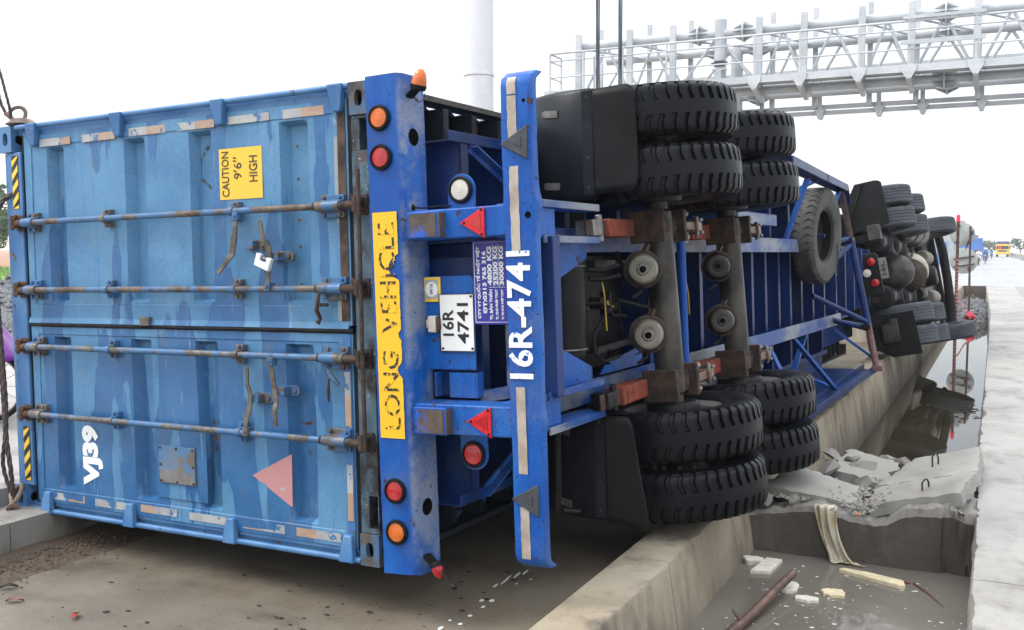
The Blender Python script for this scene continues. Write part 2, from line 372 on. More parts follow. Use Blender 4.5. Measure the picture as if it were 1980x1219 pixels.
M = {}
M['armbrown'] = rusty('oily_brown_forging', (0.20, 0.115, 0.07), (0.085, 0.05, 0.034), 0.5); M['bolt'] = rusty('bolt_steel', (0.24, 0.19, 0.15), (0.11, 0.075, 0.055), 0.45)
M['bolster'] = bolster_paint(); M['casting'] = rusty('rusty_corner_casting', (0.11, 0.095, 0.08), (0.045, 0.04, 0.036), 0.75, (0.05, 0.12, 0.22), 0.46, 7)
M['scrape'] = worn_print('scraped_grey_paint', (0.26, 0.29, 0.30), (0.07, 0.19, 0.36), 0.52, 6, (1, 1, .5)); M['cdusty'] = rusty('dusty_cross_member', (0.085, 0.075, 0.066), (0.045, 0.04, 0.037), 0.8)
M['door'] = container_paint(); M['cframe'] = container_frame(); M['sill'] = grimy_blue()
M['cdark'] = paint('container_under_paint', (0.012, 0.020, 0.032), (0.02, 0.03, 0.042), dirt_amt=0.4, rust_amt=0.9, edge_r=0, chip=0.58)
M['tblue'] = paint('trailer_blue_paint', (0.002, 0.070, 0.335), (0.006, 0.108, 0.42), dirt=(0.15, 0.19, 0.24), dirt_amt=0.55, rust_amt=0.95, streak=(5, 5, 0.7), edge_col=(0.09, 0.055, 0.04), chip=0.615, speck=0.635, edge_r=0.011)
M['tblue_shade'] = paint('trailer_blue_shaded', (0.0015, 0.019, 0.095), (0.0025, 0.031, 0.155), dirt=(0.05, 0.055, 0.065), dirt_amt=0.75, rust_amt=0.8, edge_r=0.005, chip=0.68)  # trailer blue darkened to paint in underside shade; dirt and rust are real
M['tdusty'] = paint('dusty_rail_paint', (0.008, 0.06, 0.25), (0.24, 0.265, 0.285), dirt=(0.36, 0.36, 0.35), dirt_amt=0.85, rust_amt=0.8, streak=(1.1, 2, 2.6), edge_r=0.005, chip=0.63)
M['rust'] = rusty('rusty_steel'); M['rustd'] = rusty('dark_rusty_steel', (0.060, 0.031, 0.020), (0.016, 0.012, 0.010))
M['rustblue'] = rusty('rubbed_blue_steel', (0.10, 0.07, 0.05), (0.05, 0.04, 0.035), 0.7, (0.01, 0.09, 0.5), 0.42, 7)
M['rod'] = rusty('worn_rod_paint', (0.145, 0.105, 0.075), (0.055, 0.034, 0.026), 0.6, (0.05, 0.14, 0.28), 0.49, 7)
M['rodblue'] = rusty('blue_rod_paint', (0.16, 0.14, 0.12), (0.05, 0.042, 0.035), 0.5, (0.042, 0.135, 0.29), 0.50, 12)
M['redox'] = rusty('red_oxide_spring', (0.22, 0.038, 0.018), (0.11, 0.024, 0.013), 0.75, (0.045, 0.03, 0.024), 0.36, 9)
M['axle'] = paint('axle_grime', (0.024, 0.022, 0.020), (0.075, 0.068, 0.057), dirt=(0.16, 0.14, 0.115), dirt_amt=0.5, rust_amt=0.4, streak=(3, 3, 3), rough=0.34, edge_r=0)
M['grease'] = simple('greasy_black_steel', (0.010, 0.010, 0.011), 0.42, 0.0, 0.5, 9, spec=0.22, bumpv=0.2)
M['steel'] = simple('grey_steel', (0.20, 0.19, 0.18), 0.42, 0.55, 0.35, 14, bumpv=0.15)
M['chamber'] = paint('brake_chamber_metal', (0.15, 0.14, 0.11), (0.22, 0.205, 0.165), dirt=(0.12, 0.09, 0.06), dirt_amt=0.7, rust_amt=0.5, streak=(6, 6, 6), rough=0.36, edge_r=0)
M['tank'] = simple('black_tank_paint', (0.006, 0.0065, 0.0075), 0.32, 0.0, 0.4, 5, spec=0.2, bumpv=0.08)
M['tyre'] = rubber('tyre_rubber', (0.0042, 0.0048, 0.0062), 0.07, 0.38); M['tyre_dry'] = rubber('dry_tyre_rubber', (0.046, 0.052, 0.061), 0.5, 0.6, (0.15, 0.15, 0.15))
M['spare'] = rubber('spare_tyre_rubber', (0.050, 0.049, 0.046), 0.7, 0.7, (0.18, 0.165, 0.15))
M['flap'] = rubber('mud_flap_rubber', (0.006, 0.006, 0.0065), 0.30, 0.5, (0.05, 0.043, 0.037)); M['fender'] = rubber('black_mudguard_plastic', (0.007, 0.0085, 0.0115), 0.25, 0.36, (0.06, 0.066, 0.075))
M['black'] = simple('black_rubber_seal', (0.008, 0.008, 0.009), 0.6, spec=0.15); M['hole'] = simple('painted_opening_shade', (0.004, 0.004, 0.005), 0.9, spec=0.02)  # the second one is a near-black that paints the shade inside openings
M['rim'] = paint('rim_paint', (0.16, 0.155, 0.15), (0.24, 0.23, 0.22), dirt=(0.06, 0.05, 0.04), dirt_amt=0.8, rust_amt=0.8, streak=(4, 4, 4), edge_r=0)
M['amber'] = simple('amber_lens', (0.58, 0.125, 0.010), 0.16, 0, 0.12, 18, coat=0.5); M['redl'] = simple('red_lens', (0.40, 0.010, 0.014), 0.16, 0, 0.15, 18, coat=0.5)
M['whitel'] = simple('milky_lens', (0.62, 0.58, 0.50), 0.3, 0, 0.1, 10); M['redrefl'] = simple('red_reflector', (0.55, 0.012, 0.02), 0.3, 0, 0.1, 14); M['greyrefl'] = simple('dirty_reflector', (0.045, 0.05, 0.058), 0.45, 0, 0.25, 18)
M['yellow'] = worn_print('worn_yellow_film', (0.82, 0.46, 0.012), (0.008, 0.08, 0.42), 0.675, 9, (1, 1.6, 1)); M['blackprint'] = worn_print('worn_black_print', (0.02, 0.016, 0.012), (0.86, 0.48, 0.012), 0.505, 34, (1, 0.9, 0.7))
M['cautiony'] = worn_print('caution_yellow_print', (0.83, 0.50, 0.045), (0.09, 0.28, 0.55), 0.70, 8); M['cautionk'] = simple('caution_black_print', (0.05, 0.048, 0.03), 0.5)
M['whiteprint'] = worn_print('white_paint_lettering', (0.85, 0.86, 0.87), (0.35, 0.48, 0.68), 0.68, 20); M['stencil'] = worn_print('stencil_lettering', (0.78, 0.82, 0.86), (0.012, 0.09, 0.52), 0.60, 22, (1, 0.8, 1))
M['pink'] = worn_print('faded_pink_film', (0.47, 0.225, 0.225), (0.36, 0.38, 0.40), 0.66, 5)
M['hazy'] = simple('hazard_yellow', (0.86, 0.55, 0.06), 0.45, 0, 0.12); M['hazk'] = simple('hazard_black', (0.025, 0.025, 0.026), 0.5)
M['tape_w'] = tape('silver_reflective_tape', (0.40, 0.40, 0.39), (0.30, 0.31, 0.33), 0.555); M['tape_r'] = tape('faded_orange_tape', (0.37, 0.235, 0.165), (0.40, 0.30, 0.225), 0.60)
M['tape_b'] = tape('dirty_bumper_tape', (0.42, 0.37, 0.31), (0.30, 0.25, 0.20), 0.70)
M['platew'] = simple('white_plate', (0.82, 0.82, 0.80), 0.35, 0, 0.04); M['platek'] = simple('plate_black', (0.015, 0.015, 0.016), 0.5)
M['signblue'] = simple('sign_navy', (0.035, 0.035, 0.28), 0.4, 0, 0.08); M['signwhite'] = simple('sign_white', (0.8, 0.8, 0.82), 0.45, 0, 0.03)
M['handle'] = rusty('worn_handle_steel', (0.14, 0.12, 0.095), (0.055, 0.045, 0.036), 0.6, None, 0.5, 16)
M['brass'] = simple('padlock_chrome', (0.80, 0.81, 0.83), 0.25, 0.35, 0.05)
M['patch'] = rusty('scoured_plate', (0.13, 0.105, 0.085), (0.20, 0.205, 0.21), 0.6, (0.07, 0.18, 0.34), 0.44, 5)
M['galv'] = paint('galvanised_steel', (0.50, 0.53, 0.55), (0.60, 0.62, 0.64), dirt=(0.36, 0.39, 0.41), dirt_amt=0.5, rust_amt=0.0, streak=(1, 1, 2), rough=0.45, edge_r=0)
M['polew'] = paint('white_mast_paint', (0.66, 0.68, 0.70), (0.72, 0.74, 0.76), dirt=(0.56, 0.57, 0.57), dirt_amt=0.4, rust_amt=0.0, streak=(1, 1, 0.2), rough=0.5, edge_r=0)
M['rope'] = rusty('greasy_wire_rope', (0.035, 0.025, 0.025), (0.07, 0.045, 0.04), 0.6); M['cable'] = simple('crane_cable', (0.10, 0.12, 0.14), 0.5)
M['shackle'] = rusty('rusty_shackle_steel', (0.22, 0.15, 0.11), (0.10, 0.07, 0.055), 0.6)
M['floor'] = concrete('wet_channel_concrete', (0.155, 0.128, 0.094), (0.225, 0.195, 0.15), (0.045, 0.036, 0.027), (0.7, 1.3, 1), 0.50, 0.68, 0.62, 0.34, 150, 0.005, ('Y', 19), brown=0.25)
M['walltop'] = concrete('ditch_wall_concrete', (0.28, 0.23, 0.16), (0.40, 0.345, 0.26), (0.085, 0.078, 0.068), (3, 2.4, 0.9), 0.47, 0.85, 0.85, 0.1, 130, 0.008, mud=((0.075, 0.066, 0.052), -0.55, 0.12, 0.9))
M['dwall'] = concrete('left_wall_concrete', (0.20, 0.185, 0.16), (0.30, 0.285, 0.26), (0.06, 0.055, 0.048), (1.5, 1.5, 1), 0.42, 0.8, 0.8, 0.2)
M['kerb'] = concrete('kerb_concrete', (0.30, 0.287, 0.265), (0.37, 0.355, 0.333), (0.155, 0.145, 0.128), (2.5, 1.6, 1), 0.48, 0.75, 0.8, 0.25, 110, 0.007)
M['beam'] = concrete('muddy_cross_wall_concrete', (0.075, 0.064, 0.05), (0.13, 0.115, 0.095), (0.05, 0.043, 0.034), (3, 3, 2), 0.45, 0.7, 0.85, 0.1, 60, 0.02)
M['slab'] = concrete('pale_slab_concrete', (0.27, 0.255, 0.23), (0.34, 0.325, 0.295), (0.17, 0.155, 0.135), (2, 2, 2), 0.5, 0.6, 0.85, 0.15, 140, 0.006); M['broken'] = concrete('broken_concrete', (0.20, 0.185, 0.165), (0.34, 0.32, 0.29), (0.10, 0.09, 0.08), (6, 6, 6), 0.5, 0.7, 0.9, 0.0, 60, 0.02)
M['road'] = concrete('wet_road_concrete', (0.27, 0.27, 0.27), (0.33, 0.33, 0.33), (0.22, 0.22, 0.22), (0.4, 0.05, 1), 0.48, 0.7, 0.55, 0.3, 60, 0.003)
M['gravel'] = simple('gravel_stone', (0.13, 0.135, 0.14), 0.8, 0, 0.6, 30); M['dirt'] = concrete('red_earth', (0.28, 0.13, 0.07), (0.34, 0.19, 0.11), (0.30, 0.22, 0.16), (1, 1, 1), 0.5, 0.6)
M['waterN'] = water('murky_ditch_water', (0.150, 0.137, 0.115), (0.185, 0.170, 0.145), 0.05, 0.04, 4.0); M['waterF'] = water('still_ditch_water', (0.026, 0.022, 0.014), (0.050, 0.042, 0.027), 0.015, 0.010, 2.0, 1.27)
M['foam'] = simple('white_foam', (0.66, 0.63, 0.54), 0.9, 0, 0.12, 20, bumpv=0.5); M['foamy'] = simple('yellowed_foam', (0.64, 0.55, 0.36), 0.9, 0, 0.14, 14, bumpv=0.5)
M['cloth'] = paint('stained_cloth', (0.58, 0.53, 0.42), (0.40, 0.28, 0.13), dirt=(0.25, 0.16, 0.07), dirt_amt=0.8, rust_amt=0.3, streak=(7, 7, 2.2), rough=0.9, edge_r=0)
M['bark'] = rusty('brown_branch_bark', (0.15, 0.08, 0.055), (0.07, 0.038, 0.028), 0.5, None, 0.5, 7)
M['rebar'] = simple('dark_rebar', (0.03, 0.022, 0.02), 0.6); M['debris'] = simple('dark_debris', (0.025, 0.02, 0.016), 0.8); M['whitespill'] = simple('white_paint_spill', (0.8, 0.8, 0.78), 0.4, 0, 0.05)
M['redleaf'] = simple('dry_red_leaf', (0.22, 0.03, 0.02), 0.6, 0, 0.4, 30); M['brownleaf'] = simple('dry_brown_leaf', (0.17, 0.085, 0.06), 0.6, 0, 0.4, 30)
M['leafD'] = leaf('far_tree_leaf', (0.045, 0.085, 0.04), (0.08, 0.13, 0.06)); M['grass'] = leaf('grass_blade', (0.12, 0.26, 0.03), (0.20, 0.36, 0.06)); M['trunk'] = simple('tree_bark', (0.10, 0.08, 0.06), 0.9)
M['purple'] = simple('purple_raincoat', (0.17, 0.008, 0.27), 0.35, 0, 0.3, 4); M['skin'] = simple('skin', (0.42, 0.25, 0.17), 0.55, 0, 0.1)
M['tyellow'] = simple('yellow_truck_paint', (0.80, 0.50, 0.02), 0.35, 0, 0.1); M['glass'] = simple('dark_glass', (0.03, 0.035, 0.04), 0.1, 0, 0.1); M['navy'] = simple('navy_tarp', (0.05, 0.07, 0.16), 0.7)
M['teal'] = simple('teal_raincoat', (0.01, 0.42, 0.44), 0.5); M['whitecl'] = simple('white_shirt', (0.7, 0.68, 0.7), 0.7); M['bluecl'] = simple('blue_jacket', (0.08, 0.15, 0.35), 0.7)
M['bgrey'] = simple('grey_render', (0.36, 0.40, 0.43), 0.8, 0, 0.08, 1.0); M['bblue'] = simple('blue_panel', (0.06, 0.17, 0.50), 0.6, 0, 0.1, 1.0); M['sgrey'] = simple('grey_sign_back', (0.36, 0.38, 0.37), 0.55, 0, 0.15, 5)
M['redlamp'] = simple('red_warning_lens', (0.8, 0.03, 0.06), 0.3); M['tapewr'] = simple('red_barrier_tape', (0.50, 0.20, 0.21), 0.5, 0, 0.6, 30); M['flag'] = simple('red_flag_cloth', (0.65, 0.03, 0.07), 0.7)
M['cream'] = paint('cream_gearbox_paint', (0.42, 0.37, 0.29), (0.52, 0.47, 0.38), dirt=(0.15, 0.10, 0.06), dirt_amt=0.7, rust_amt=0.7, edge_r=0)
M['tarp'] = simple('blue_tarp', (0.05, 0.25, 0.70), 0.5); M['yhose'] = simple('yellow_hose', (0.35, 0.24, 0.03), 0.5); M['chain'] = simple('black_chain', (0.02, 0.02, 0.02), 0.5, 0.4)
M['pinkpost'] = rusty('pinkish_leg_steel', (0.22, 0.12, 0.11), (0.13, 0.07, 0.06)); M['bluebar'] = paint('guard_paint', (0.01, 0.075, 0.42), (0.02, 0.12, 0.5), dirt=(0.3, 0.3, 0.3), dirt_amt=0.3, rust_amt=0.5, edge_r=0)
M['orange'] = simple('orange_scrap_clay', (0.42, 0.12, 0.03), 0.7)
M['plateg'] = simple('dusty_grey_plate', (0.15, 0.145, 0.13), 0.6, 0, 0.3, 20)
# ------------------------------------------------------------------ the setting
def sheet(name, x0, x1, y0, y1, z, mat, kind='structure'):
    return tag(MB().add([(x0, y0, z), (x1, y0, z), (x1, y1, z), (x0, y1, z)], [(0, 1, 2, 3)]).build(name, mat, smooth=0), kind=kind)
def fbm(x, y=0.0, z=0.0): return mnoise.fractal(Vector((x, y, z)), 0.8, 2.1, 4)

FR = 0.215                                    # height of wall tops and kerb over the channel floor
sheet('channel_floor', -5.34, -1.78, -6, 48, 0.0, M['floor'])
sheet('ditch_bed', -1.6, 0.2, -6, 48, -1.25, M['beam'])
sheet('left_pavement', -13, -6.15, -6, 48, FR - 0.02, M['kerb'])
sheet('left_gutter', -6.2, -5.55, -6, 48, 0.085, M['dwall'])
sheet('left_ground', -2500, -13, -60, 4500, FR - 0.06, M['dirt'])
sheet('road_lane', 0.95, 30, -60, 48, FR - 0.015, M['road'])
sheet('far_road', -12.9, 30, 48, 4500, FR - 0.01, M['road'])
sheet('right_ground', 30, 2500, -60, 4500, FR - 0.06, M['dirt'])

def wall_block(x0, x1, y0, y1, z0, z1, seed, nx=5, jag=0.006, bat=0.0):
    """a cast wall section: grid faces with slightly broken top edges"""
    mb = MB(); ny = max(6, int((y1-y0)/0.06))
    prof = [(x0, z0), (x0, z0*0.4+z1*0.6), (x0, z1-0.03), (x0, z1-0.006), (x0+0.008, z1)]
    for i in range(1, nx): prof.append((x0+(x1-x0)*i/nx, z1))
    prof += [(x1-0.008, z1), (x1, z1-0.006), (x1+bat*.02, z1-0.03), (x1+bat*.45, z1-.45), (x1+bat, z0)]
    vs = []; fs = []; n = len(prof)
    for j in range(ny+1):
        y = y0+0.004+(y1-y0-0.008)*j/ny
        for i, (x, z) in enumerate(prof):
            k = fbm(x*7+seed, y*5, z*6)*jag; e = 0.0
            if i in (4, n-5): e = max(0.0, fbm(y*6, seed*3.1, i))*0.022
            sx = 1 if i < n//2 else -1
            vs.append((x+k*0.5+(e*sx), y, z+k*0.4-e*0.8))
    for j in range(ny):
        for i in range(n-1):
            a = j*n+i; fs.append((a, a+1, a+n+1, a+n))
    fs.append(tuple(range(n-1, -1, -1))); fs.append(tuple(ny*n+i for i in range(n)))
    return mb.add(vs, fs)
dw = thing('ditch_wall', 'long concrete ditch wall the lorry wheels rest on, left of the water', 'wall', loc=(0, 0, 0))
y = -4.0; k = 0
while y < 47.9:
    y2 = min(48, y+3.0); wall_block(-1.80, -1.53, y, y2, -1.25, FR, k*1.7+0.3, bat=.15).build('wall_section', M['walltop'], dw, smooth=50); y = y2; k += 1
lw = thing('gutter_wall', 'low concrete wall under the roof edge of the tipped container', 'wall', loc=(0, 0, 0))
y = -4.0
while y < 47.9:
    y2 = min(48, y+4.0); wall_block(-5.60, -5.32, y, y2, -0.15, FR, k*1.7+40).build('wall_section', M['dwall'], lw, smooth=50); y = y2; k += 1
lw2 = thing('back_gutter_wall', 'second low wall along the pavement edge behind the gutter', 'wall', loc=(0, 0, 0))
y = -4.0
while y < 47.9:
    y2 = min(48, y+8.0); wall_block(-6.28, -6.13, y, y2, -0.12, FR, k*1.7+90).build('wall_section', M['dwall'], lw2, smooth=50); y = y2; k += 1

def kx(y):
    P = [(-6, -.10), (6, -.10), (9, -.14), (22, -.21), (29, -.26), (48, -.62)]
    for (a, b), (c, d) in zip(P, P[1:]):
        if y <= c: return b+(d-b)*(y-a)/(c-a)
    return -.62
kerb = tag(thing('kerb', None, None, loc=(0, 0, 0)), kind='structure')
y = -5.0; k = 0
while y < 47.9:                               # cast kerb slabs with a chipped ditch edge
    L_ = 5.2 if y < 20 else 9.5; y2 = min(48, y+L_); ny = int((y2-y)/(0.035 if y < 14 else 0.3)); vs = []; fs = []
    cols = [(0, -1.25), (0, -.5), (0, -.15), (0, .02), (0, 0.11), (0.0, 0.17), (0.012, FR-0.002), (0.05, FR), (0.3, FR), (1.06, FR), (1.06, 0.1)]
    n = len(cols)
    for j in range(ny+1):
        yy = y+0.005+(y2-y-0.010)*j/ny; x0 = kx(yy)
        ch = (max(0, fbm(yy*1.7, 4.4))*0.03+max(0, fbm(yy*9, 8.4))*0.018)*(1 if yy < 13 else .12)
        for i, (dx, z) in enumerate(cols):
            if i <= 4: q = fbm(yy*4, z*5, 3.3)*0.018*(1 if i > 1 else 0)*(1 if yy < 13 else .15)
            elif i in (5, 6): q = ch
            else: q = 0
            vs.append((x0+dx+q, yy, z-(ch*0.35 if i == 6 else 0)+(fbm(yy*2, dx*9)*0.002 if i > 6 and i < 10 else 0)))
    for j in range(ny):
        for i in range(n-1):
            a = j*n+i; fs.append((a, a+1, a+n+1, a+n))
    fs.append(tuple(range(n-1, -1, -1))); fs.append(tuple(ny*n+i for i in range(n)))
    MB().add(vs, fs).build('kerb_slab', M['kerb'], kerb, smooth=40); y = y2; k += 1
tag(MB().box((-1.82, 48, -1.25), (-0.3, 48.3, FR)).build('ditch_end_wall', M['beam'], bev=0.02), 'dark cross wall closing the far end of the ditch behind the gravel', 'wall')

# water (two levels, dammed by the broken cross wall)
def wsheet(name, y0, y1, z, mat): return sheet(name, -1.56, 0.0, y0, y1, z, mat)
wsheet('murky_ditch_water', -6, 6.86, -0.19, M['waterN'])
wsheet('still_ditch_water', 7.2, 47.99, -0.47, M['waterF'])

# broken cross wall
top = [(-1.55, .06), (-1.48, .06), (-1.38, .10), (-1.3, .11), (-1.2, .15), (-1.11, .158), (-.98, .165), (-.92, .14), (-.85, .115), (-.77, .10), (-.69, .095), (-.62, .12), (-.56, .17), (-.51, .20), (-.42, .235), (-.36, .237), (-.25, .235), (-.17, .20), (-.08, .19)]
def topz(x):
    for (a, b), (c, d) in zip(top, top[1:]):
        if x <= c: return b+(d-b)*(x-a)/(c-a)
    return .19
vs = []; fs = []; nx = 110; prof = [(0, -1.0), (0, -.3), (0, -.22), (0, -.12), (0, -.04), (0, .35), (0, .7), (0.012, .92), (.05, 1.0), (.15, 1.0), (.3, 1.0), (.45, 1.0), (.5, .9), (.5, -1.0)]
n = len(prof)
for i in range(nx+1):
    x = -1.54+(1.45)*i/nx; zt = topz(x)+fbm(x*14, 2.2)*0.012
    rough = 0.012+(0.035 if x > -.30 else 0.0)
    for j, (dy, f) in enumerate(prof):
        z = f if f < 0 else f*zt
        rr = fbm(x*(8 if x < -.3 else 17), z*(9 if x < -.3 else 21), dy*6+1.7)
        vs.append((x, 6.75+dy+rr*rough*(1 if j < 8 else 0.3)+(0.03 if x > -.30 and j < 8 else 0), z+(rr*0.02 if 6 < j < 13 else 0)))
for i in range(nx):
    for j in range(n-1):
        a = i*n+j; fs.append((a, a+n, a+n+1, a+1))
fA = [f for k, f in enumerate(fs) if k % (n-1) < 6]; fB = [f for k, f in enumerate(fs) if k % (n-1) >= 6]
cw = MB().add(vs, fA).build('cross_wall', M['beam'], smooth=40)
tag(cw, 'dark muddy cross wall damming the ditch under the broken slabs', 'wall')
MB().add(vs, fB).build('broken_top', M['broken'], cw, smooth=40)

def plate(name, P, th, seed, mat, label, cat='slab', group=None, nx=16, ny=14, jag=0.014):
    P = [Vector(p) for p in P]; vs = []; fs = []
    nrm = (P[1]-P[0]).cross(P[3]-P[0]).normalized()
    if nrm.z < 0: nrm = -nrm
    def pt(a, b):
        p = P[0]*(1-a)*(1-b)+P[1]*a*(1-b)+P[2]*a*b+P[3]*(1-a)*b
        e = min(a, 1-a, b, 1-b)
        q = Vector((fbm(p.x*7+seed, p.y*7), fbm(p.x*7, p.y*7+seed+9), 0))*jag*(1 if e < 0.01 else 0.25)
        return p+q+nrm*fbm(p.x*4, p.y*4, seed)*0.007
    for lay in (0, 1):
        for j in range(ny+1):
            for i in range(nx+1):
                p = pt(i/nx, j/ny); e = min(i, nx-i, j, ny-j)
                if lay: p = p-nrm*th+Vector((fbm(p.x*9, p.y*9, 5+seed)*0.02,)*3)
                elif e == 0: p = p-nrm*(0.006+max(0, fbm(p.x*15, p.y*15, seed))*0.02)
                vs.append(p)
    m = (nx+1)*(ny+1)
    for j in range(ny):
        for i in range(nx):
            a = j*(nx+1)+i; fs.append((a, a+1, a+nx+2, a+nx+1)); fs.append((m+a, m+a+nx+1, m+a+nx+2, m+a+1))
    for i in range(nx):
        for a in (i, ny*(nx+1)+i): fs.append((a, a+1, m+a+1, m+a))
    for j in range(ny):
        for a in (j*(nx+1), j*(nx+1)+nx): fs.append((a, a+nx+1, m+a+nx+1, m+a))
    return tag(MB().add(vs, fs).build(name, mat, smooth=38), label, cat, group)
G_ = 'broken slabs over the ditch'
s1 = plate('broken_slab', [(-1.47, 6.93, .235), (-.78, 6.87, .165), (-.87, 7.38, .18), (-1.34, 7.60, .24)], .07, 1, M['slab'], 'cracked slab sloping down from the tyres into the hollow, strewn with pebbles', group=G_)
s2 = plate('broken_slab', [(-.76, 6.87, .175), (-.21, 6.83, .335), (-.115, 7.43, .35), (-.75, 7.36, .188)], .095, 2, M['slab'], 'near tilted slab with a lifting loop, its corner propped on the kerb', group=G_)
s3 = plate('broken_slab', [(-.77, 7.375, .188), (-.115, 7.45, .352), (-.115, 8.32, .362), (-.56, 8.10, .27)], .095, 3, M['slab'], 'farther tilted slab with a lifting loop, leaning up against the kerb', group=G_)
s4 = plate('broken_slab', [(-1.18, 7.85, .20), (-.74, 7.62, .17), (-.66, 8.25, .20), (-1.08, 8.62, .20)], .08, 4, M['slab'], 'flat broken slab piece lying at the back of the rubble', group=G_, jag=0.08)
for sl_, (x, y, z) in ((s2, (-.43, 7.03, .262)), (s3, (-.41, 7.72, .305))):
    MB().tube([(x, y, z-.03), (x-.005, y+.005, z+.055), (x+.010, y+.025, z+.075), (x+.022, y+.06, z+.070), (x+.03, y+.085, z+.045), (x+.034, y+.09, z-.03)], 0.006, 8).build('lifting_loop', M['rebar'], sl_)
def chunk(c, s, seed, mat, name='chunk'):
    rnd = random.Random(seed); bm = bmesh.new()
    for i in range(16):
        v = Vector((rnd.gauss(0, 1), rnd.gauss(0, 1), rnd.gauss(0, 1))).normalized()*(0.75+0.35*rnd.random())
        bm.verts.new((v.x*s[0], v.y*s[1], v.z*s[2]))
    bmesh.ops.convex_hull(bm, input=bm.verts)
    for v in [v for v in bm.verts if not v.link_faces]: bm.verts.remove(v)
    me = bpy.data.meshes.new(name); bm.to_mesh(me); bm.free(); me.materials.append(mat)
    o = link(name, me); o.location = c; o.rotation_euler = (rnd.random()*.6, rnd.random()*.6, rnd.random()*6); return o
ch = [(-1.20, 8.30, .20, .10, .07, .05, 'small chunk on top of the rubble against the ditch wall'), (-1.14, 7.72, .19, .13, .10, .07, 'grey chunk beside the dark gap in the rubble'), (-.92, 7.95, .17, .16, .16, .05, 'broad pale chunk in the middle of the rubble'),
      (-.84, 7.55, .15, .15, .12, .09, 'large rough chunk wedged behind the sloping slab'), (-1.34, 7.55, .17, .09, .08, .06, 'chunk by the foremost tyre of the front axle'), (-.66, 8.30, .19, .07, .06, .05, 'small chunk at the water edge behind the tilted slab'),
      (-.78, 8.36, .19, .08, .05, .04, 'flat chunk at the water edge beside the back slab'), (-1.02, 8.16, .21, .07, .07, .04, 'small chunk lying on the flat broken slab piece'), (-1.40, 6.78, .16, .07, .06, .05, 'chunk under the lowest tyre on the cross wall'), (-1.22, 6.83, .16, .08, .05, .04, 'chunk beside the cloth on the cross wall')]
for i, (x, y, z, a, b, c_, lab) in enumerate(ch):
    tag(chunk((x, y, z), (a, b, c_), i+5, M['broken'], 'concrete_chunk'), lab, 'rubble', 'loose chunks among the broken slabs')
mb = MB(); rnd = random.Random(3)
def pebble(mb, x, y, z, s):
    vs = [(x+math.cos(a)*s*rnd.uniform(.7, 1.2), y+math.sin(a)*s*rnd.uniform(.7, 1.2), z) for a in [k*2*PI/6 for k in range(6)]]+[(x+rnd.uniform(-.3, .3)*s, y, z+s*rnd.uniform(.6, 1.1))]
    mb.add(vs, [(0, 1, 6), (1, 2, 6), (2, 3, 6), (3, 4, 6), (4, 5, 6), (5, 0, 6)])
for i in range(750):
    t = rnd.random()
    if t < .3: x = rnd.gauss(-.80, .08); y = rnd.uniform(6.6, 7.4); z = .165+max(0, x+.78)*.36
    elif t < .55: x = rnd.uniform(-1.45, -.62); y = rnd.uniform(7.5, 8.4); z = .14
    elif t < .75: x = rnd.uniform(-1.5, -1.15); y = rnd.uniform(6.8, 7.1); z = .17
    elif t < .85: x = rnd.gauss(-.72, .06); y = 6.77+rnd.random()*.05; z = .08
    else: x = rnd.uniform(-1.3, -.7); y = rnd.uniform(6.8, 7.3); z = .18
    pebble(mb, x, y, z, rnd.choice((.005, .007, .010, .014, .022)))
tag(mb.build('rubble_pebbles', M['broken'], smooth=0), kind='stuff')
for i, (x, y, z, lab) in enumerate([(-1.30, 6.99, .205, 'orange-red scrap on the sloping cracked slab'), (-1.44, 6.83, .17, 'orange scrap beside the lowest tyre'), (-.78, 6.60, .17, 'orange scrap in the hollow where the two slabs meet')]):
    tag(chunk((x, y, z), (.018, .014, .010), 70+i, M['orange'], 'orange_scrap'), lab, 'scrap', 'orange scraps on the slabs')

# cloth draped over the cross wall
def clothf(a, b):
    cx_ = -1.0+0.02*b+(0.14*b*b); hw = 0.075-0.014*math.sin(b*PI)+0.05*max(0, b-.75)*3
    x = cx_+(a-.5)*2*hw; fold = math.sin(a*17+b*3)*0.014+math.sin(a*7+2-b*5)*0.012
    z = .165-.43*max(0, b-.04)**0.95; yy = 6.765-min(1, b/.06)*0.035-0.02*b
    return (x, yy+fold-0.016-0.10*max(0, b-.8), max(-.185, z)+0.012*math.sin(a*3))
c = MB().grid(26, 40, clothf).build('draped_cloth', M['cloth'], smooth=80)
so_ = c.modifiers.new('thick', 'SOLIDIFY'); so_.thickness = .004
tag(c, 'stained off-white cloth hanging over the cross wall down to the water', 'cloth')

# floating rubbish
def slabpiece(name, poly, z, th, mat, label, cat='foam', group=None):
    o = MB().prism([(x*.976, y*.976, z+.05) for x, y in poly], (0, 0, th)).build(name, mat, bev=0.006, smooth=0); return tag(o, label, cat, group)
def blob(cx_, cy_, r, n, seed, sx=1, sy=1):
    q = random.Random(seed); n = n*2; return [(cx_+math.cos(k*2*PI/n)*r*sx*q.uniform(.7, 1.15), cy_+math.sin(k*2*PI/n)*r*sy*q.uniform(.7, 1.15)) for k in range(n)]
GF = 'foam scraps floating in the ditch'
slabpiece('foam_scrap', [(-1.41, 6.38), (-1.29, 6.42), (-1.265, 6.70), (-1.37, 6.70)], -.25, .035, M['foam'], 'oblong white foam board floating by the end of the branch', group=GF)
slabpiece('foam_scrap', blob(-1.44, 6.62, .075, 9, 2, 1, .9), -.25, .04, M['foam'], 'ragged white foam lump floating against the ditch wall', group=GF)
slabpiece('foam_scrap', blob(-1.13, 6.21, .085, 10, 3, .8, 1.2), -.25, .03, M['foam'], 'white foam piece with a dark pebble, right of the branch', group=GF)
slabpiece('foam_scrap', blob(-.86, 6.21, .075, 9, 4), -.25, .03, M['foamy'], 'peach coloured foam lump floating alone in mid water', group=GF)
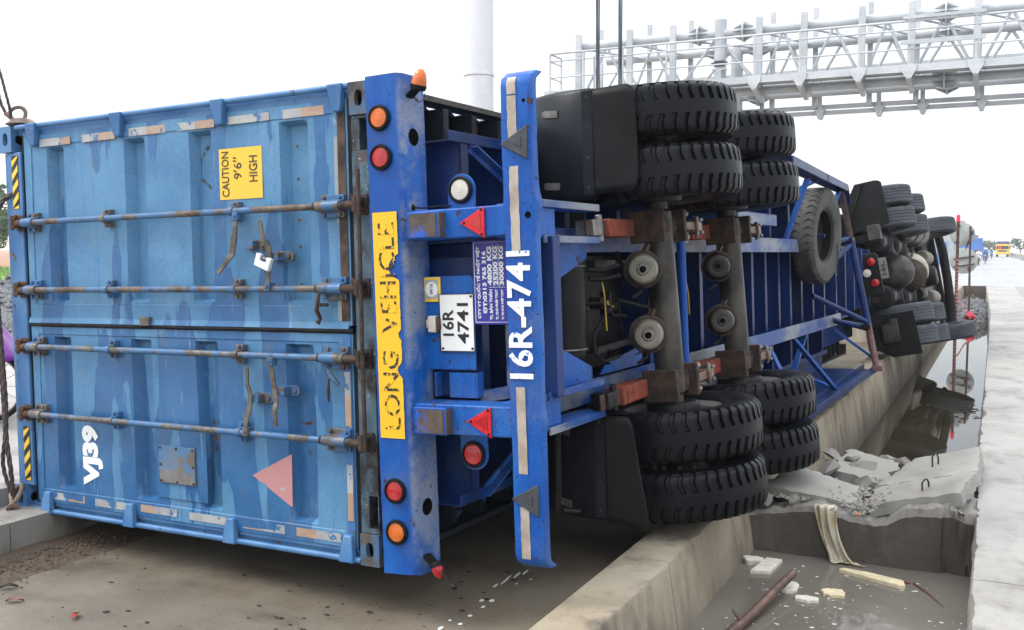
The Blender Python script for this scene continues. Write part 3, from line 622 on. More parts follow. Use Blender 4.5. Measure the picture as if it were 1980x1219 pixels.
slabpiece('foam_scrap', blob(-1.00, 6.03, .07, 8, 5, 1.1, .7), -.25, .03, M['foam'], 'nearest small white foam piece floating in the ditch', group=GF)
slabpiece('plank', [(-.90, 6.66), (-.87, 6.70), (-.72, 6.675), (-.50, 6.60), (-.48, 6.50), (-.52, 6.495), (-.70, 6.57)], -.25, .035, M['foamy'], 'yellowed flat board floating below the draped cloth', 'board')
b = MB().tube([(-1.105, 6.20, -.145), (-1.15, 5.95, -.165), (-1.21, 5.55, -.20), (-1.29, 5.15, -.225), (-1.40, 4.70, -.245), (-1.5, 4.3, -.26)], [.025, .027, .028, .028, .031, .031], 14).tube([(-1.245, 5.4, -.18), (-1.28, 5.40, -.14), (-1.285, 5.415, -.125)], [.014, .008, .004], 6)
b.v = [(x*.976, y*.976, z+.05) for x, y, z in b.v]
tag(b.build('branch', M['bark'], smooth=50), 'thick reddish brown branch sticking out of the murky water', 'branch')
tag(MB().tube([(-.585, 6.46, -.185), (-.537, 6.47, -.18), (-.45, 6.456, -.185)], [.005, .008, .004], 6).build('twig', M['redleaf']), 'short orange twig floating near the kerb side of the cross wall', 'twig')
tag(MB().tube([(-.43, 6.46, -.182), (-.33, 6.30, -.186), (-.215, 6.05, -.195)], [.007, .008, .004], 6).build('twig', M['bark']), 'long pale brown twig half sunk right of the yellowed board', 'twig')
mb = MB(); rnd = random.Random(11)
for i in range(130):
    x, y = rnd.uniform(-1.5, -.15), rnd.uniform(4.2, 6.7)
    if rnd.random() < .5: x, y = rnd.gauss(-.85, .28), rnd.gauss(6.0, .45)
    if not (-1.52 < x < -.12 and y < 6.72): continue
    r = rnd.choice((.004, .006, .009, .013)); a0 = rnd.random()*6
    mb.add([(x+math.cos(a0+k*1.26)*r*rnd.uniform(.5, 1.6), y+math.sin(a0+k*1.26)*r*rnd.uniform(.5, 1.3), -.2375) for k in range(5)], [(0, 1, 2, 3, 4)])
mb.v = [(x*.976, y*.976, z+.05) for x, y, z in mb.v]
tag(mb.build('floating_flecks', M['foam'], smooth=0), kind='stuff')
mb = MB()
for i in range(60):
    x, y = rnd.gauss(-.42, .1), rnd.gauss(15.5, .35); r = rnd.choice((.01, .02, .03)); a0 = rnd.random()*6
    mb.add([(x+math.cos(a0+k*1.26)*r*rnd.uniform(.5, 1.6), y+math.sin(a0+k*1.26)*r*rnd.uniform(.5, 1.3)*2, -.467) for k in range(5)], [(0, 1, 2, 3, 4)])
tag(mb.build('floating_scum', M['debris'], smooth=0), kind='stuff')

# on the channel floor
mb = MB(); rnd = random.Random(21)
for i in range(300):
    x, y = rnd.uniform(-5.0, -1.9), rnd.uniform(3.0, 5.6)
    if rnd.random() < .35: x, y = rnd.gauss(-2.9, .25), rnd.gauss(4.0, .3)
    r = rnd.choice((.003, .004, .005, .006, .008, .011, .018)) ; a0 = rnd.random()*6; el = rnd.uniform(.4, 1)
    q = [(x+math.cos(a0+k*1.05)*r*rnd.uniform(.5, 1.5), y+math.sin(a0+k*1.05)*r*el*rnd.uniform(.5, 1.3)) for k in range(6)]
    mb.add([(a, b, .002) for a, b in q]+[(x, y, .002+r*.35)], [(0, 1, 6), (1, 2, 6), (2, 3, 6), (3, 4, 6), (4, 5, 6), (5, 0, 6)])
tag(mb.build('floor_debris', M['debris'], smooth=0), kind='stuff')
mb = MB()
for i in range(2600):                          # gritty sand drift along the left wall
    t = abs(rnd.gauss(0, .17)); yy = rnd.uniform(3.2, 5.4)
    pebble(mb, -5.31+t+0.08*math.sin(yy*2), yy, max(0, .03-t*.06), rnd.choice((.003, .004, .006, .009)))
tag(mb.build('sand_grit', simple('sand_grit_stone', (0.085, 0.062, 0.045), 0.9, 0, 0.5, 40), smooth=0), kind='stuff')
def sandf(a, b): return (-5.33+a*.55, 3.0+b*2.8, max(-.004, .045*(1-a)**1.6*(1+.5*fbm(a*5, b*9))-.004))
tag(MB().grid(14, 40, sandf).build('sand_drift', concrete('damp_sand', (0.085, 0.06, 0.042), (0.115, 0.085, 0.062), (0.045, 0.03, 0.022), (3, 3, 3), 0.5, 0.6, 0.9), smooth=80), kind='structure')
sp = [(-2.45, 4.93, .09, .008), (-2.43, 5.03, .06, .009), (-2.46, 4.82, .035, .008), (-2.41, 5.10, .05, .008), (-2.42, 4.58, .02, .013), (-2.37, 4.60, .024, .014), (-2.37, 4.50, .018, .010), (-2.37, 4.36, .016, .013), (-2.36, 4.24, .016, .011), (-2.43, 4.26, .013, .010), (-2.37, 4.9, .012, .008), (-2.42, 4.15, .025, .012), (-2.33, 5.0, .012, .008)]
mb = MB()
for x, y, l, h in sp:
    mb.add([(x+math.cos(t)*h*rnd.uniform(.8, 1.2)-.1*math.sin(t)*l, y+math.sin(t)*l*rnd.uniform(.9, 1.1), .0035) for t in [k*2*PI/10 for k in range(10)]], [tuple(range(10))])
tag(mb.build('white_paint_drips', M['whitespill'], smooth=0), kind='structure')
def dry_leaf(x, y, rz, mat, label, s=1.0):
    q = []
    for t, w_ in ((0, .002), (.25, .016), (.5, .02), (.75, .013), (1, .001)): q.append((t*.09*s, w_*s, .006+.012*s*math.sin(t*3)))
    vs = [(a, 0, z-.004) for a, b, z in q]+[(a, b, z+.004) for a, b, z in q]+[(a, -b, z+.006) for a, b, z in q]
    fs = [(i, i+1, 6+i, 5+i) for i in range(4)]+[(i, 10+i, 11+i, i+1) for i in range(4)]
    o = MB().add(vs, fs).build('dry_leaf', mat, smooth=60); o.location = (x, y, 0.002); o.rotation_euler = (0.1, 0, rz)
    so2 = o.modifiers.new('thick', 'SOLIDIFY'); so2.thickness = .0015
    return tag(o, label, 'leaf', 'dry leaves on the channel floor')
dry_leaf(-4.17, 3.50, -0.9, M['redleaf'], 'curled dark red dry leaf lying alone on the channel floor', 1.0)
dry_leaf(-4.66, 3.46, 0.5, M['brownleaf'], 'pale brown folded leaf on the floor by the left edge', 1.1)
dry_leaf(-4.87, 3.58, 0.7, M['debris'], 'dark curled leaf nearest the low left wall', 1.1)
mb = MB()
for i in range(120):
    x, y = rnd.uniform(-5.98, -5.64), rnd.uniform(4.2, 5.0); a0 = rnd.random()*6; r = rnd.uniform(.02, .04)
    mb.add([(x+math.cos(a0)*r, y+math.sin(a0)*r, .10+rnd.random()*.03), (x-math.sin(a0)*r*.5, y+math.cos(a0)*r*.5, .11), (x-math.cos(a0)*r, y-math.sin(a0)*r, .10), (x+math.sin(a0)*r*.5, y-math.cos(a0)*r*.5, .12)], [(0, 1, 2, 3)])
tag(mb.build('red_leaf_litter', simple('red_petals', (0.45, 0.07, 0.03), 0.6, 0, 0.4, 20), smooth=0), kind='stuff')
# ------------------------------------------------------------------ the shipping container (lying on its side)
RC = [[0.0504980, -0.9984686, -0.0225913], [0.9987177, 0.0504034, 0.0047379], [-0.0035919, -0.0228016, 0.9997336]]
FC = M4(RC, (-2.781111, 4.162377, 0.248370))      # u forward, v container-up (picture left), w world-up
box_ = thing('shipping_container', 'long blue freight container lying on its side, its two locked doors facing the camera', 'container', FC)
def P(mb, name, mat, par=box_, **k): return mb.build(name, mat, par, **k)
U_, V_, W_ = 12.192, 2.896, 2.438
# shell: corrugated sides, roof, front, floor with cross members
def corr(w_, sgn):
    vs = []; u = .10; pts = []
    while u < U_-.15:
        pts += [(u, 0), (u+.07, 0), (u+.138, .036), (u+.208, .036)]; u += .276
    for a, d in pts: vs += [(a, .155, w_-sgn*d-sgn*.012), (a, 2.80, w_-sgn*d-sgn*.012)]
    return MB().add(vs, [(2*i, 2*i+2, 2*i+3, 2*i+1) for i in range(len(pts)-1)])
for w_, s_ in ((W_, 1), (0, -1)):
    o = P(corr(w_, s_), 'side_wall', M['cframe'], smooth=20); o.modifiers.new('thick', 'SOLIDIFY').thickness = .003
P(MB().box((.1, 2.82, .03), (U_-.1, 2.85, 2.41)), 'roof', M['cframe'])
P(MB().box((U_-.06, .16, .06), (U_-.03, 2.8, 2.38)), 'front_wall', M['cframe'])
P(MB().box((.16, .158, .05), (U_-.1, .185, 2.39)), 'floor_boards', M['grease'])
for w0, w1 in ((0, .05), (2.388, W_)):
    P(MB().box((.178, .004, w0 if w0 == 0 else .408+2.0), (U_-.178, .016, w1 if w0 else .03)).box((.178, .016, w0+(.0 if w0 == 0 else .044)), (U_-.178, .155, w0+(.006 if w0 == 0 else .05))).box((.178, .155, w0+(.0 if w0 == 0 else .046)), (U_-.178, .235, w0+(.003 if w0 == 0 else .05))), 'bottom_rail', M['cdusty'] if w0 else M['cdark'])
    P(MB().box((.178, 2.80, w0), (U_-.178, 2.88, w1)), 'top_rail', M['cframe'], bev=.006)
cm = MB().box((-.022, .012, .052), (-.018, .152, 2.386)).box((-.018, .012, .052), (.03, .017, 2.386)).build('cross_member', M['cdark'], mesh_only=True)
u = .42
while u < U_-.3:
    link('cross_member', cm, box_, local=Matrix.Translation((u, 0, 0))); u += .305
# corner castings with oval openings
def casting(u0, v0, w0, su, sv, sw):
    """block 178 x 118 x 162 built round real oval openings on the end face and the side faces"""
    mb = MB(); du, dv, dw = .178, .118, .162
    def face(o, a, b, n_, la, lb, ra, rb, flip):   # face plate with an oval hole and a tunnel
        o, a, b, n_ = map(Vector, (o, a, b, n_)); K = 24; out = []; inn = []
        for k in range(K):
            t = 2*PI*k/K; c_, s2 = math.cos(t), math.sin(t); m_ = max(abs(c_), abs(s2))
            out.append(o+a*la*(.5+.5*c_/m_)+b*lb*(.5+.5*s2/m_))
            inn.append(o+a*(la*.5+ra*math.copysign(abs(c_)**.75, c_))+b*(lb*.5+rb*math.copysign(abs(s2)**.75, s2)))
        back = [p-n_*.03 for p in inn]
        mb.add(out+inn+back, [(k, (k+1) % K, K+(k+1) % K, K+k) for k in range(K)]+[(K+k, K+(k+1) % K, 2*K+(k+1) % K, 2*K+k) for k in range(K)])
    face((0, 0, 0), (0, 1, 0), (0, 0, 1), (-1, 0, 0), dv, dw, .024, .040, 0)
    face((0, 0, dw), (1, 0, 0), (0, 1, 0), (0, 0, 1), du, dv, .040, .026, 0); face((0, 0, 0), (1, 0, 0), (0, 1, 0), (0, 0, -1), du, dv, .040, .026, 0)
    face((0, 0, 0), (1, 0, 0), (0, 0, 1), (0, -1, 0), du, dw, .06, .032, 0); face((0, dv, 0), (1, 0, 0), (0, 0, 1), (0, 1, 0), du, dw, .06, .032, 0)
    mb.add([(du, 0, 0), (du, dv, 0), (du, dv, dw), (du, 0, dw)], [(0, 1, 2, 3)])
    mb.v = [(u0+su*p[0], v0+sv*p[1], w0+sw*p[2]) for p in mb.v]
    ob = P(mb, 'corner_casting', M['casting'] if v0 == 0 else M['cframe'], smooth=40)
    x0, x1 = sorted((u0+su*.031, u0+su*.17)); y0, y1 = sorted((v0+sv*.031, v0+sv*.087)); z0, z1 = sorted((w0+sw*.031, w0+sw*.131))
    MB().box((x0, y0, z0), (x1, y1, z1)).build('casting_hollow', M['hole'], ob)
for u0, su in ((0, 1), (U_, -1)):
    for v0, sv in ((0, 1), (V_, -1)):
        for w0, sw in ((0, 1), (W_, -1)): casting(u0, v0, w0, su, sv, sw)
# door end frame
for w0, w1 in ((.0, .062), (2.376, W_)):
    P(MB().box((.05, .12, w0+.004), (.16, 2.776, w1-.004)), 'corner_post', M['cframe'], bev=.004)
P(MB().box((.012, 2.712, .165), (.11, 2.842, 2.273)).box((.03, 2.842, .165), (.11, 2.89, 2.273)), 'header', M['cframe'], bev=.006)
for w0, w1 in ((.195, .542), (1.92, 2.252)):
    hz = MB(); hk = MB(); hk.box((.0095, 2.735, w0), (.0125, 2.796, w1)); nst = 4; p = (w1-w0)/nst
    for k in range(nst+1):
        a = w0+p*k-.05; q = [(2.738, a+.035), (2.738, a+.035+p*.48), (2.793, a-.02+p*.48), (2.793, a-.02)]
        q = [(v, min(max(z, w0+.002), w1-.002)) for v, z in q]
        if q[1][1]-q[0][1] > .005 or q[2][1]-q[3][1] > .005: hz.prism([(.0075, v, z) for v, z in q], (.0025, 0, 0))
    hs = P(hk, 'hazard_strip', M['hazk']); tag(hz.build('hazard_stripes', M['hazy'], hs), kind='stuff')
sm_ = MB()
for a, b in ((.165, .19), (.357, 2.10), (2.258, 2.273)): sm_.box((.014, .004, a), (.12, .118, b))
for a, b in ((.19, .357), (2.10, 2.258)): sm_.box((.014, .066, a), (.12, .118, b)); sm_.box((.014, .004, a), (.12, .012, b))
P(sm_, 'door_sill', M['sill'], bev=.003)
P(MB().box((.075, .01, .18), (.09, .07, .37)).box((.075, .01, 2.09), (.09, .07, 2.27)), 'sill_pocket', M['hole'])

# doors
bands = [(2.485, 2.450, 2.364, 2.325), (1.789, 1.752, 1.655, 1.616), (1.264, 1.235, 1.137, 1.098), (.602, .572, .461, .409)]
def door(w0, w1, wl, wh):
    vs_ = [.150, .2375, .2415]+[b for q in reversed(bands) for b in reversed(q)]+[2.6215, 2.6255, 2.690]; dv = [0, 0, 0]+[d for q in bands for d in (0, 1, 1, 0)]+[0, 0, 0]
    vv = []; dd = []
    for i in range(len(vs_)-1):
        n = 3
        for k in range(n): vv.append(vs_[i]+(vs_[i+1]-vs_[i])*k/n); dd.append(dv[i]+(dv[i+1]-dv[i])*k/n)
    vv.append(vs_[-1]); dd.append(0)
    ws = [w0, w0+(wl-w0)*.5, wl-.016, wl-.012, wl, wl+.02]+[wl+.02+(wh-wl-.04)*k/10 for k in range(1, 10)]+[wh-.02, wh, wh+.012, wh+.016, wh+(w1-wh)*.5, w1]
    di = [0, 0, 0, 0, 0, 1]+[1]*9+[1, 0, 0, 0, 0, 0]; N2 = len(ws)
    g = []; n = len(vv)
    for j, ww in enumerate(ws):
        for i, v in enumerate(vv):
            buck = fbm(v*1.7, ww*1.7, w0)*.007*(1 if 0 < i < n-1 and 0 < j < len(ws)-1 else 0)
            g.append((.030+.058*dd[i]*di[j]+buck-(.005 if j in (0, 1, 2, N2-1, N2-2, N2-3) or v < .238 or v > 2.625 else 0), v, ww))
    fs = [(j*n+i, j*n+i+1, (j+1)*n+i+1, (j+1)*n+i) for j in range(len(ws)-1) for i in range(n-1)]
    o = len(g); N_ = len(ws)
    ring = [(0*n+i) for i in range(n)]+[(j*n+n-1) for j in range(1, N_)]+[((N_-1)*n+i) for i in range(n-2, -1, -1)]+[(j*n) for j in range(N_-2, 0, -1)]
    back = [(.09, g[i][1], g[i][2]) for i in ring]; m = len(ring)
    fs += [(ring[k], ring[(k+1) % m], o+(k+1) % m, o+k) for k in range(m)]+[tuple(o+k for k in range(m))]
    return P(MB().add(g+back, fs), 'door', M['door'], smooth=32)
D1 = door(1.222, 2.366, 1.335, 2.285); tag(D1, 'door with the yellow height warning and the padlock')
D2 = door(.072, 1.186, .168, 1.120); tag(D2, 'door with the white lettering and the pink triangle')
def DP(mb, name, mat, d=D1, **k): return mb.build(name, mat, d, **k)
DP(MB().prism([(.014, .17, 1.205), (.026, .17, 1.240), (.034, .17, 1.240), (.034, .17, 1.199)], (0, 2.53, 0)), 'seam_flange', M['door'], D1)
DP(MB().tube([(.024, .14+2.55*k/24, 1.193+.004*fbm(k*.9)) for k in range(25)], .013, 8), 'seam_seal', M['black'], D1)
DP(MB().box((-.002, 1.60, 1.20), (.026, 1.68, 1.252)), 'seam_clip', M['rodblue'], D1, bev=.003)
for d, w0, w1 in ((D1, 1.245, 2.36), (D2, .08, 1.18)):
    DP(MB().box((.0228, .2135, w0), (.026, .238, w1)), 'scraped_band', M['scrape'], d) if d is D1 else None
    DP(MB().box((.020, .162, w0), (.026, .2125, w1)), 'rusty_edge_strip', rusty('rusty_door_edge_a', (0.085, 0.048, 0.033), (0.030, 0.022, 0.018), 0.85, (0.14, 0.19, 0.22), 0.33, 9) if d is D1 else rusty('rusty_door_edge_b', (0.08, 0.10, 0.12), (0.05, 0.045, 0.04), 0.7, (0.045, 0.14, 0.33), 0.62, 6), d)
    DP(MB().box((.028, .124, w0-.02), (.06, .150, w1+.01)), 'bottom_seal', M['black'], d, bev=.004)
    DP(MB().box((.028, 2.690, w0-.02), (.06, 2.711, w1+.01)), 'top_seal', M['black'], d)
# hinges: pin bar with four lugs per door
for d, ws, s in ((D1, 2.424, 1), (D2, .018, -1)):
    DP(MB().tube([(.012, .12, ws), (.012, 2.74, ws)], .0165, 12), 'hinge_bar', M['cframe'], d)
    DP(MB().box((.034, .14, ws-s*.062), (.06, 2.71, ws-s*.030)), 'hinge_channel', M['cframe'], d)
    for v in ((2.572, 1.806, 1.004, .196) if s > 0 else (2.575, 1.824, 1.017, .200)):
        q = [(-.004, v-.024, ws-s*.125), (-.004, v+.024, ws-s*.125), (-.018, v+.036, ws-s*.07), (-.022, v+.048, ws+s*.014), (-.022, v-.048, ws+s*.014), (-.018, v-.036, ws-s*.07)]
        DP(MB().prism(q, (.040, 0, 0)), 'hinge_lug', M['cframe'], d, bev=.008)
# reflective tapes
def tapes(lst, d, u=.0275):
    for v0, v1, w0, w1, sp, flip in lst:
        vm = v0+(v1-v0)*sp
        DP(MB().box((u-.005, v0, w0), (.0252, vm, w1)), 'reflective_tape', M['tape_r' if flip else 'tape_w'], d); DP(MB().box((u-.005, vm, w0), (.0252, v1, w1)), 'reflective_tape', M['tape_w' if flip else 'tape_r'], d)
tapes([(2.535, 2.25, 2.292, 2.338, .7, 0), (2.145, 1.855, 2.292, 2.337, .5, 0), (1.735, 1.44, 2.296, 2.342, .5, 0), (1.35, 1.06, 2.296, 2.340, .5, 0), (.955, .664, 2.300, 2.342, .98, 0), (.57, .296, 2.298, 2.345, .45, 0)], D1)
tapes([(2.55, 2.25, .094, .138, .5, 0), (2.155, 1.861, .090, .134, .97, 0), (1.754, 1.455, .096, .140, .4, 1), (1.355, 1.067, .092, .136, .97, 0), (.943, .642, .092, .138, .5, 1), (.559, .257, .092, .138, .45, 1)], D2)
for w0, w1, m in ((.86, .986, 'tape_w'), (.70, .86, 'tape_r'), (.36, .507, 'tape_w'), (.215, .36, 'tape_r')): DP(MB().box((.0165, .168, w0), (.0198, .205, w1)), 'reflective_tape', M[m], D2)
# lettering and stickers
X_, Y_ = (0, 0, 1), (0, 1, 0)
DP(MB().box((.0268, .727, 1.897), (.0285, 1.036, 2.172)), 'height_warning', M['cautiony'], D1)
text_part('lettering', 'CAUTION', .1, (.0262, .965, 1.912), X_, Y_, M['cautionk'], D1, width=.245, height=.052, bold=.001)
text_part('lettering', '9\u20326\u2033', .1, (.0262, .872, 2.005), X_, Y_, M['cautionk'], D1, width=.12, height=.060, bold=.001)
text_part('lettering', 'HIGH', .1, (.0262, .760, 1.985), X_, Y_, M['cautionk'], D1, width=.14, height=.058, bold=.001)
text_part('lettering', 'VJ39', .12, (.0265, 2.075, .212), X_, Y_, M['whiteprint'], D2, width=.37, height=.180, bold=.0075)
DP(MB().prism([(.0265, .863, .392), (.0265, .580, .530), (.0265, .585, .242)], (.002, 0, 0)), 'faded_triangle', M['pink'], D2)
DP(MB().box((.0245, 1.205, .20), (.0305, 1.60, .610)), 'backing_plate', M['door'], D2, bev=.002)
DP(MB().box((.012, 1.288, .292), (.0246, 1.575, .510)), 'cover_plate', M['patch'], D2, bev=.004)
rv = MB()
for a in (1.30, 1.43, 1.56):
    for b in (.305, .40, .497):
        if (a, b) != (1.43, .40): rv.lathe([(0, 0), (.007, .0), (.007, .005), (0, .007)], (.012, a, b), (-1, 0, 0), 8)
tag(DP(rv, 'rivets', M['rustd'], D2), kind='stuff')
bh = MB()
for w_ in (2.155, 1.985, 1.77, 1.63, 1.43): bh.lathe([(0, 0), (.009, .0), (.009, .002), (0, .003)], (.0655, .512, w_), (-1, 0, 0), 10)
tag(DP(bh, 'rivets', M['rust'], D1), kind='stuff')
# lock rods
def rod(d, w_, mat, vL):
    r = DP(MB().tube([(-.030, .07, w_), (-.030, vL+.05, w_)], .0178, 14), 'lock_rod', M[mat], d)
    def clampf(v, wd, th=.030):
        mb = MB().tube([(-.030, v-wd, w_), (-.030, v+wd, w_)], th*.78, 14); return mb
    for v in (1.915, .90):
        mb = clampf(v, .018); mb.box((-.006, v-.026, w_-.052), (.0295, v+.026, w_-.022)); mb.box((-.006, v-.026, w_+.022), (.0295, v+.026, w_+.052)); mb.box((-.015, v-.02, w_-.03), (.0295, v+.02, w_+.03))
        for q in (-.042, .042): mb.lathe([(0, .012), (.011, .012), (.011, 0)], (-.006, v, w_+q), (-1, 0, 0), 6)
        DP(mb, 'rod_bracket', M['rodblue'], d, bev=.002)
    for v0, v1 in ((.165, .315), (vL-.15, vL-.045)):
        mb = MB().tube([(-.030, v0, w_), (-.030, v1, w_)], .0265, 16).box((.000, v0, w_-.058), (.0295, v1, w_-.02)).box((.000, v0, w_+.02), (.0295, v1, w_+.058)).box((-.02, v0, w_-.03), (.0295, v1, w_+.03))
        for v in (v0+.025, v1-.025):
            for q in (-.044, .044): mb.lathe([(0, .012), (.011, .012), (.011, 0)], (.0, v, w_+q), (-1, 0, 0), 6)
        DP(mb, 'rod_bracket', M['rodblue'], d, bev=.002)
        DP(MB().tube([(-.030, v1+.0, w_), (-.030, v1+.016, w_)], .023, 12), 'rod_collar', M['rustd'], d)
    for vc, s in ((.055, 1), (vL+.03, -1)):        # cam and keeper
        mb = MB().tube([(-.032, vc+s*.10, w_), (-.032, vc-s*.012, w_)], .021, 10).box((-.055, vc-.022, w_-.034), (.012, vc+.022, w_-.012)).box((-.055, vc-.022, w_+.012), (.012, vc+.022, w_+.034)).box((.002, vc-.035, w_-.05), (.013, vc+.035, w_+.05))
        mb.tube([(-.05, vc, w_-.045), (-.05, vc, w_+.045)], .012, 8).bar((-.032, vc, w_), (-.045, vc+s*.035, w_+.05), .02, .018)
        DP(mb, 'rod_cam', M['rustd'] if s > 0 else M['rust'], d, bev=.003)
rod(D1, 1.829, 'rod', 2.70); rod(D1, 1.412, 'rod', 2.70); rod(D2, 1.058, 'rodblue', 2.70); rod(D2, .634, 'rodblue', 2.70)
MB().tube([(-.048, .033, .60), (-.056, .030, 1.0), (-.050, .034, 1.5), (-.052, .033, 2.0)], .011, 8).build('anti_rack_rod', M['rustd'], box_)
# handles and their catches
def handle(d, pts, wds, mat='handle'):
    mb = MB(); pts = [Vector(p) for p in pts]
    for i, (a, b) in enumerate(zip(pts, pts[1:])): mb.bar(a-(b-a).normalized()*.004, b+(b-a).normalized()*.004, wds[i], .009, up=(1, 0, 0))
    return DP(mb, 'door_handle', M[mat], d, bev=.002)
def lugp(d, v, w_, s): DP(MB().box((-.062, v-.018, w_-.03), (-.016, v+.018, w_+.012)).lathe([(0, .008), (.009, .008), (.009, 0)], (-.062, v, w_-.008), (-1, 0, 0), 6), 'handle_lug', M['rodblue'], d, bev=.002)
def catch(d, v, w_, s):
    mb = MB().prism([(.016, v+a, w_+b) for a, b in ((-.065, -.028), (.05, -.028), (.066, -.015), (.066, .015), (.05, .028), (-.065, .028), (-.082, .015), (-.082, -.015))], (.0145, 0, 0))
    mb.box((-.035, v-.02, w_-.02), (.017, v+.02, w_+.022)).lathe([(0, .012), (.014, .012), (.014, 0)], (.016, v-.05, w_), (-1, 0, 0), 8).bar((-.035, v+.03, w_-.005), (.016, v+.03, w_-.005), .026, .03)
    DP(mb, 'handle_catch', M['rodblue'], d, bev=.002)
handle(D1, [(-.052, .852, 1.80), (-.056, .850, 1.742), (-.050, .868, 1.69), (-.045, .893, 1.60), (-.060, .905, 1.575), (-.075, .968, 1.500)], [.022, .03, .04, .035, .026]); lugp(D1, .852, 1.81, 1); catch(D1, .775, 1.645, 1)
handle(D1, [(-.062, .672, 1.768), (-.055, .658, 1.668), (-.045, .632, 1.63), (-.042, .628, 1.56), (-.046, .640, 1.50), (-.050, .640, 1.44)], [.026, .03, .032, .032, .03]); lugp(D1, .640, 1.432, 1); catch(D1, .600, 1.580, 1)
handle(D2, [(-.062, .795, .992), (-.055, .803, .905), (-.045, .795, .86), (-.043, .800, .79), (-.050, .826, .70), (-.052, .828, .665)], [.022, .026, .03, .032, .03]); lugp(D2, .828, .655, 1); catch(D2, .770, .823, 1)
handle(D2, [(-.052, .640, 1.03), (-.048, .630, .96), (-.044, .622, .88), (-.046, .612, .81), (-.060, .612, .78), (-.066, .600, .695)], [.03, .03, .034, .03, .024]); lugp(D2, .640, 1.040, 1); catch(D2, .585, .873, 1)
DP(MB().tube([(-.04, .29, 1.42), (-.05, .305, 1.37), (-.035, .33, 1.30), (-.02, .32, 1.26), (-.028, .335, 1.235)], [.006, .010, .012, .010, .016], 6).tube([(-.04, .31, 1.33), (-.03, .26, 1.33)], .01, 6), 'seal_wire', M['rustd'], D1)
DP(MB().tube([(-.045, .29, 1.04), (-.02, .255, .98), (.0, .22, .92)], .0025, 5).tube([(-.045, .295, 1.03), (-.02, .275, .95), (.0, .225, .91)], .002, 5).tube([(-.02, .275, .95), (-.016, .285, .89), (-.01, .29, .83)], [.004, .010, .005], 6), 'seal_wire', M['rustd'], D2)
# padlock hangs on the handle: its own thing
pl = thing('padlock', 'silver padlock hanging on the right handle of the upper container door', 'padlock', FC @ frame(Vector((-.075, .640, 1.555)), (0, -.92, -.35), (0, -.35, .92)))
MB().prism([(-.052, -.036, -.012), (.052, -.036, -.012), (.052, .032, -.012), (.022, .032, -.012), (.022, .0, -.012), (-.022, .0, -.012), (-.022, .032, -.012), (-.052, .032, -.012)], (0, 0, .026)).build('lock_body', M['brass'], pl, bev=.004)
MB().tube([(-.028, .018, 0), (.028, .018, 0)], .006, 10).build('shackle_bar', M['steel'], pl)
# sockets with lifting shackles and ropes at the roof corners
# ------------------------------------------------------------------ the semi-trailer
RT = [[0.0504980, -0.9979324, -0.0397607], [0.9987177, 0.0503144, 0.0056041], [-0.0035919, -0.0399927, 0.9991935]]
FT = M4(RT, (-2.751156, 4.160865, 0.249054))
tr = thing('semi_trailer', 'blue skeletal semi-trailer tipped on its side, wheels and underside towards the ditch', 'trailer', FT)
def T(mb, name, mat, par=tr, **k): return mb.build(name, M[mat] if isinstance(mat, str) else mat, par, **k)
# rear bolster: chamfered box across the back, with lamps, print and holes
q = [(-.035, -.024), (-.035, -.184), (-.032, -.198), (-.024, -.210), (-.010, -.219), (.008, -.223), (.17, -.226), (.17, -.024)]
mb = MB(); nw = 60; vs = []; n = len(q)
for j in range(nw+1):
    w_ = -.006+2.452*j/nw
    for i, (u, v) in enumerate(q):
        e = max(0, fbm(w_*6, i*2.2))*.004
        vs.append((u+e+fbm(w_*1.3, v*3)*.003, v, w_+(fbm(v*18, 7)*.012 if j == 0 else 0)))
fs = [(j*n+i, j*n+(i+1) % n, (j+1)*n+(i+1) % n, (j+1)*n+i) for j in range(nw) for i in range(n)]+[tuple(range(n-1, -1, -1)), tuple(nw*n+i for i in range(n))]
bol = T(mb.add(vs, fs), 'rear_bolster', 'bolster', smooth=28)
def lampround(par, o, ax, r, lens, label):
    ring = MB().lathe([(r*1.02, 0), (r*1.28, .001), (r*1.33, .010), (r*1.25, .020), (r*1.06, .022), (r*1.0, .012)], o, ax, 40).build('lamp_ring', M['black'], par, smooth=50); tag(ring, label)
    prof = [(r*1.0, .010), (r*.99, .014)]
    for k in range(9): prof.append((r*(.96-.1*k), .0165+.004*(k/9.)+(.0014 if k % 2 else 0)))
    prof.append((0, .021)); MB().lathe(prof, o, ax, 40).build('lamp_lens', M[lens], ring, smooth=15)
for v, w_, l, lab in ((-.107, 2.238, 'amber', 'top amber lamp'), (-.108, 2.047, 'redl', 'upper red lamp'), (-.118, .413, 'redl', 'lower red lamp'), (-.118, .208, 'amber', 'bottom amber lamp')):
    lampround(bol, (-.036, v, w_), (-1, 0, 0), .048, l, lab)
yl = MB(); 
def jag(a, b, n, amp, f):
    return [a+(b-a)*k/n+(fbm(k*1.7, f)*amp if 0 < k < n else 0) for k in range(n+1)]
pts = []
N_ = 60
for k in range(N_+1): pts.append((-.0385, -.040+abs(fbm(k*.9, 1))*-.004, .674+1.108*k/N_))
cut = lambda t: .06*max(0, math.sin((t-.70)*PI/.11))**.5*(1 if .70 < t < .81 else 0)+.03*max(0, math.sin((t-.27)*PI/.07))*(1 if .27 < t < .34 else 0)+.02*max(0, math.sin((t-.44)*PI/.04))*(1 if .44 < t < .48 else 0)
for k in range(N_, -1, -1):
    t = k/N_; pts.append((-.0385, -.187+cut(t)+abs(fbm(k*1.3, 2))*.005, .674+1.108*t))
T(MB().prism(pts, (-.002, 0, 0)), 'long_vehicle_film', 'yellow', bol, smooth=0)
text_part('lettering', 'LONG  VEHICLE', .13, (-.0412, -.166, .72), X_, Y_, M['blackprint'], bol, width=1.01, height=.095, bold=.0)
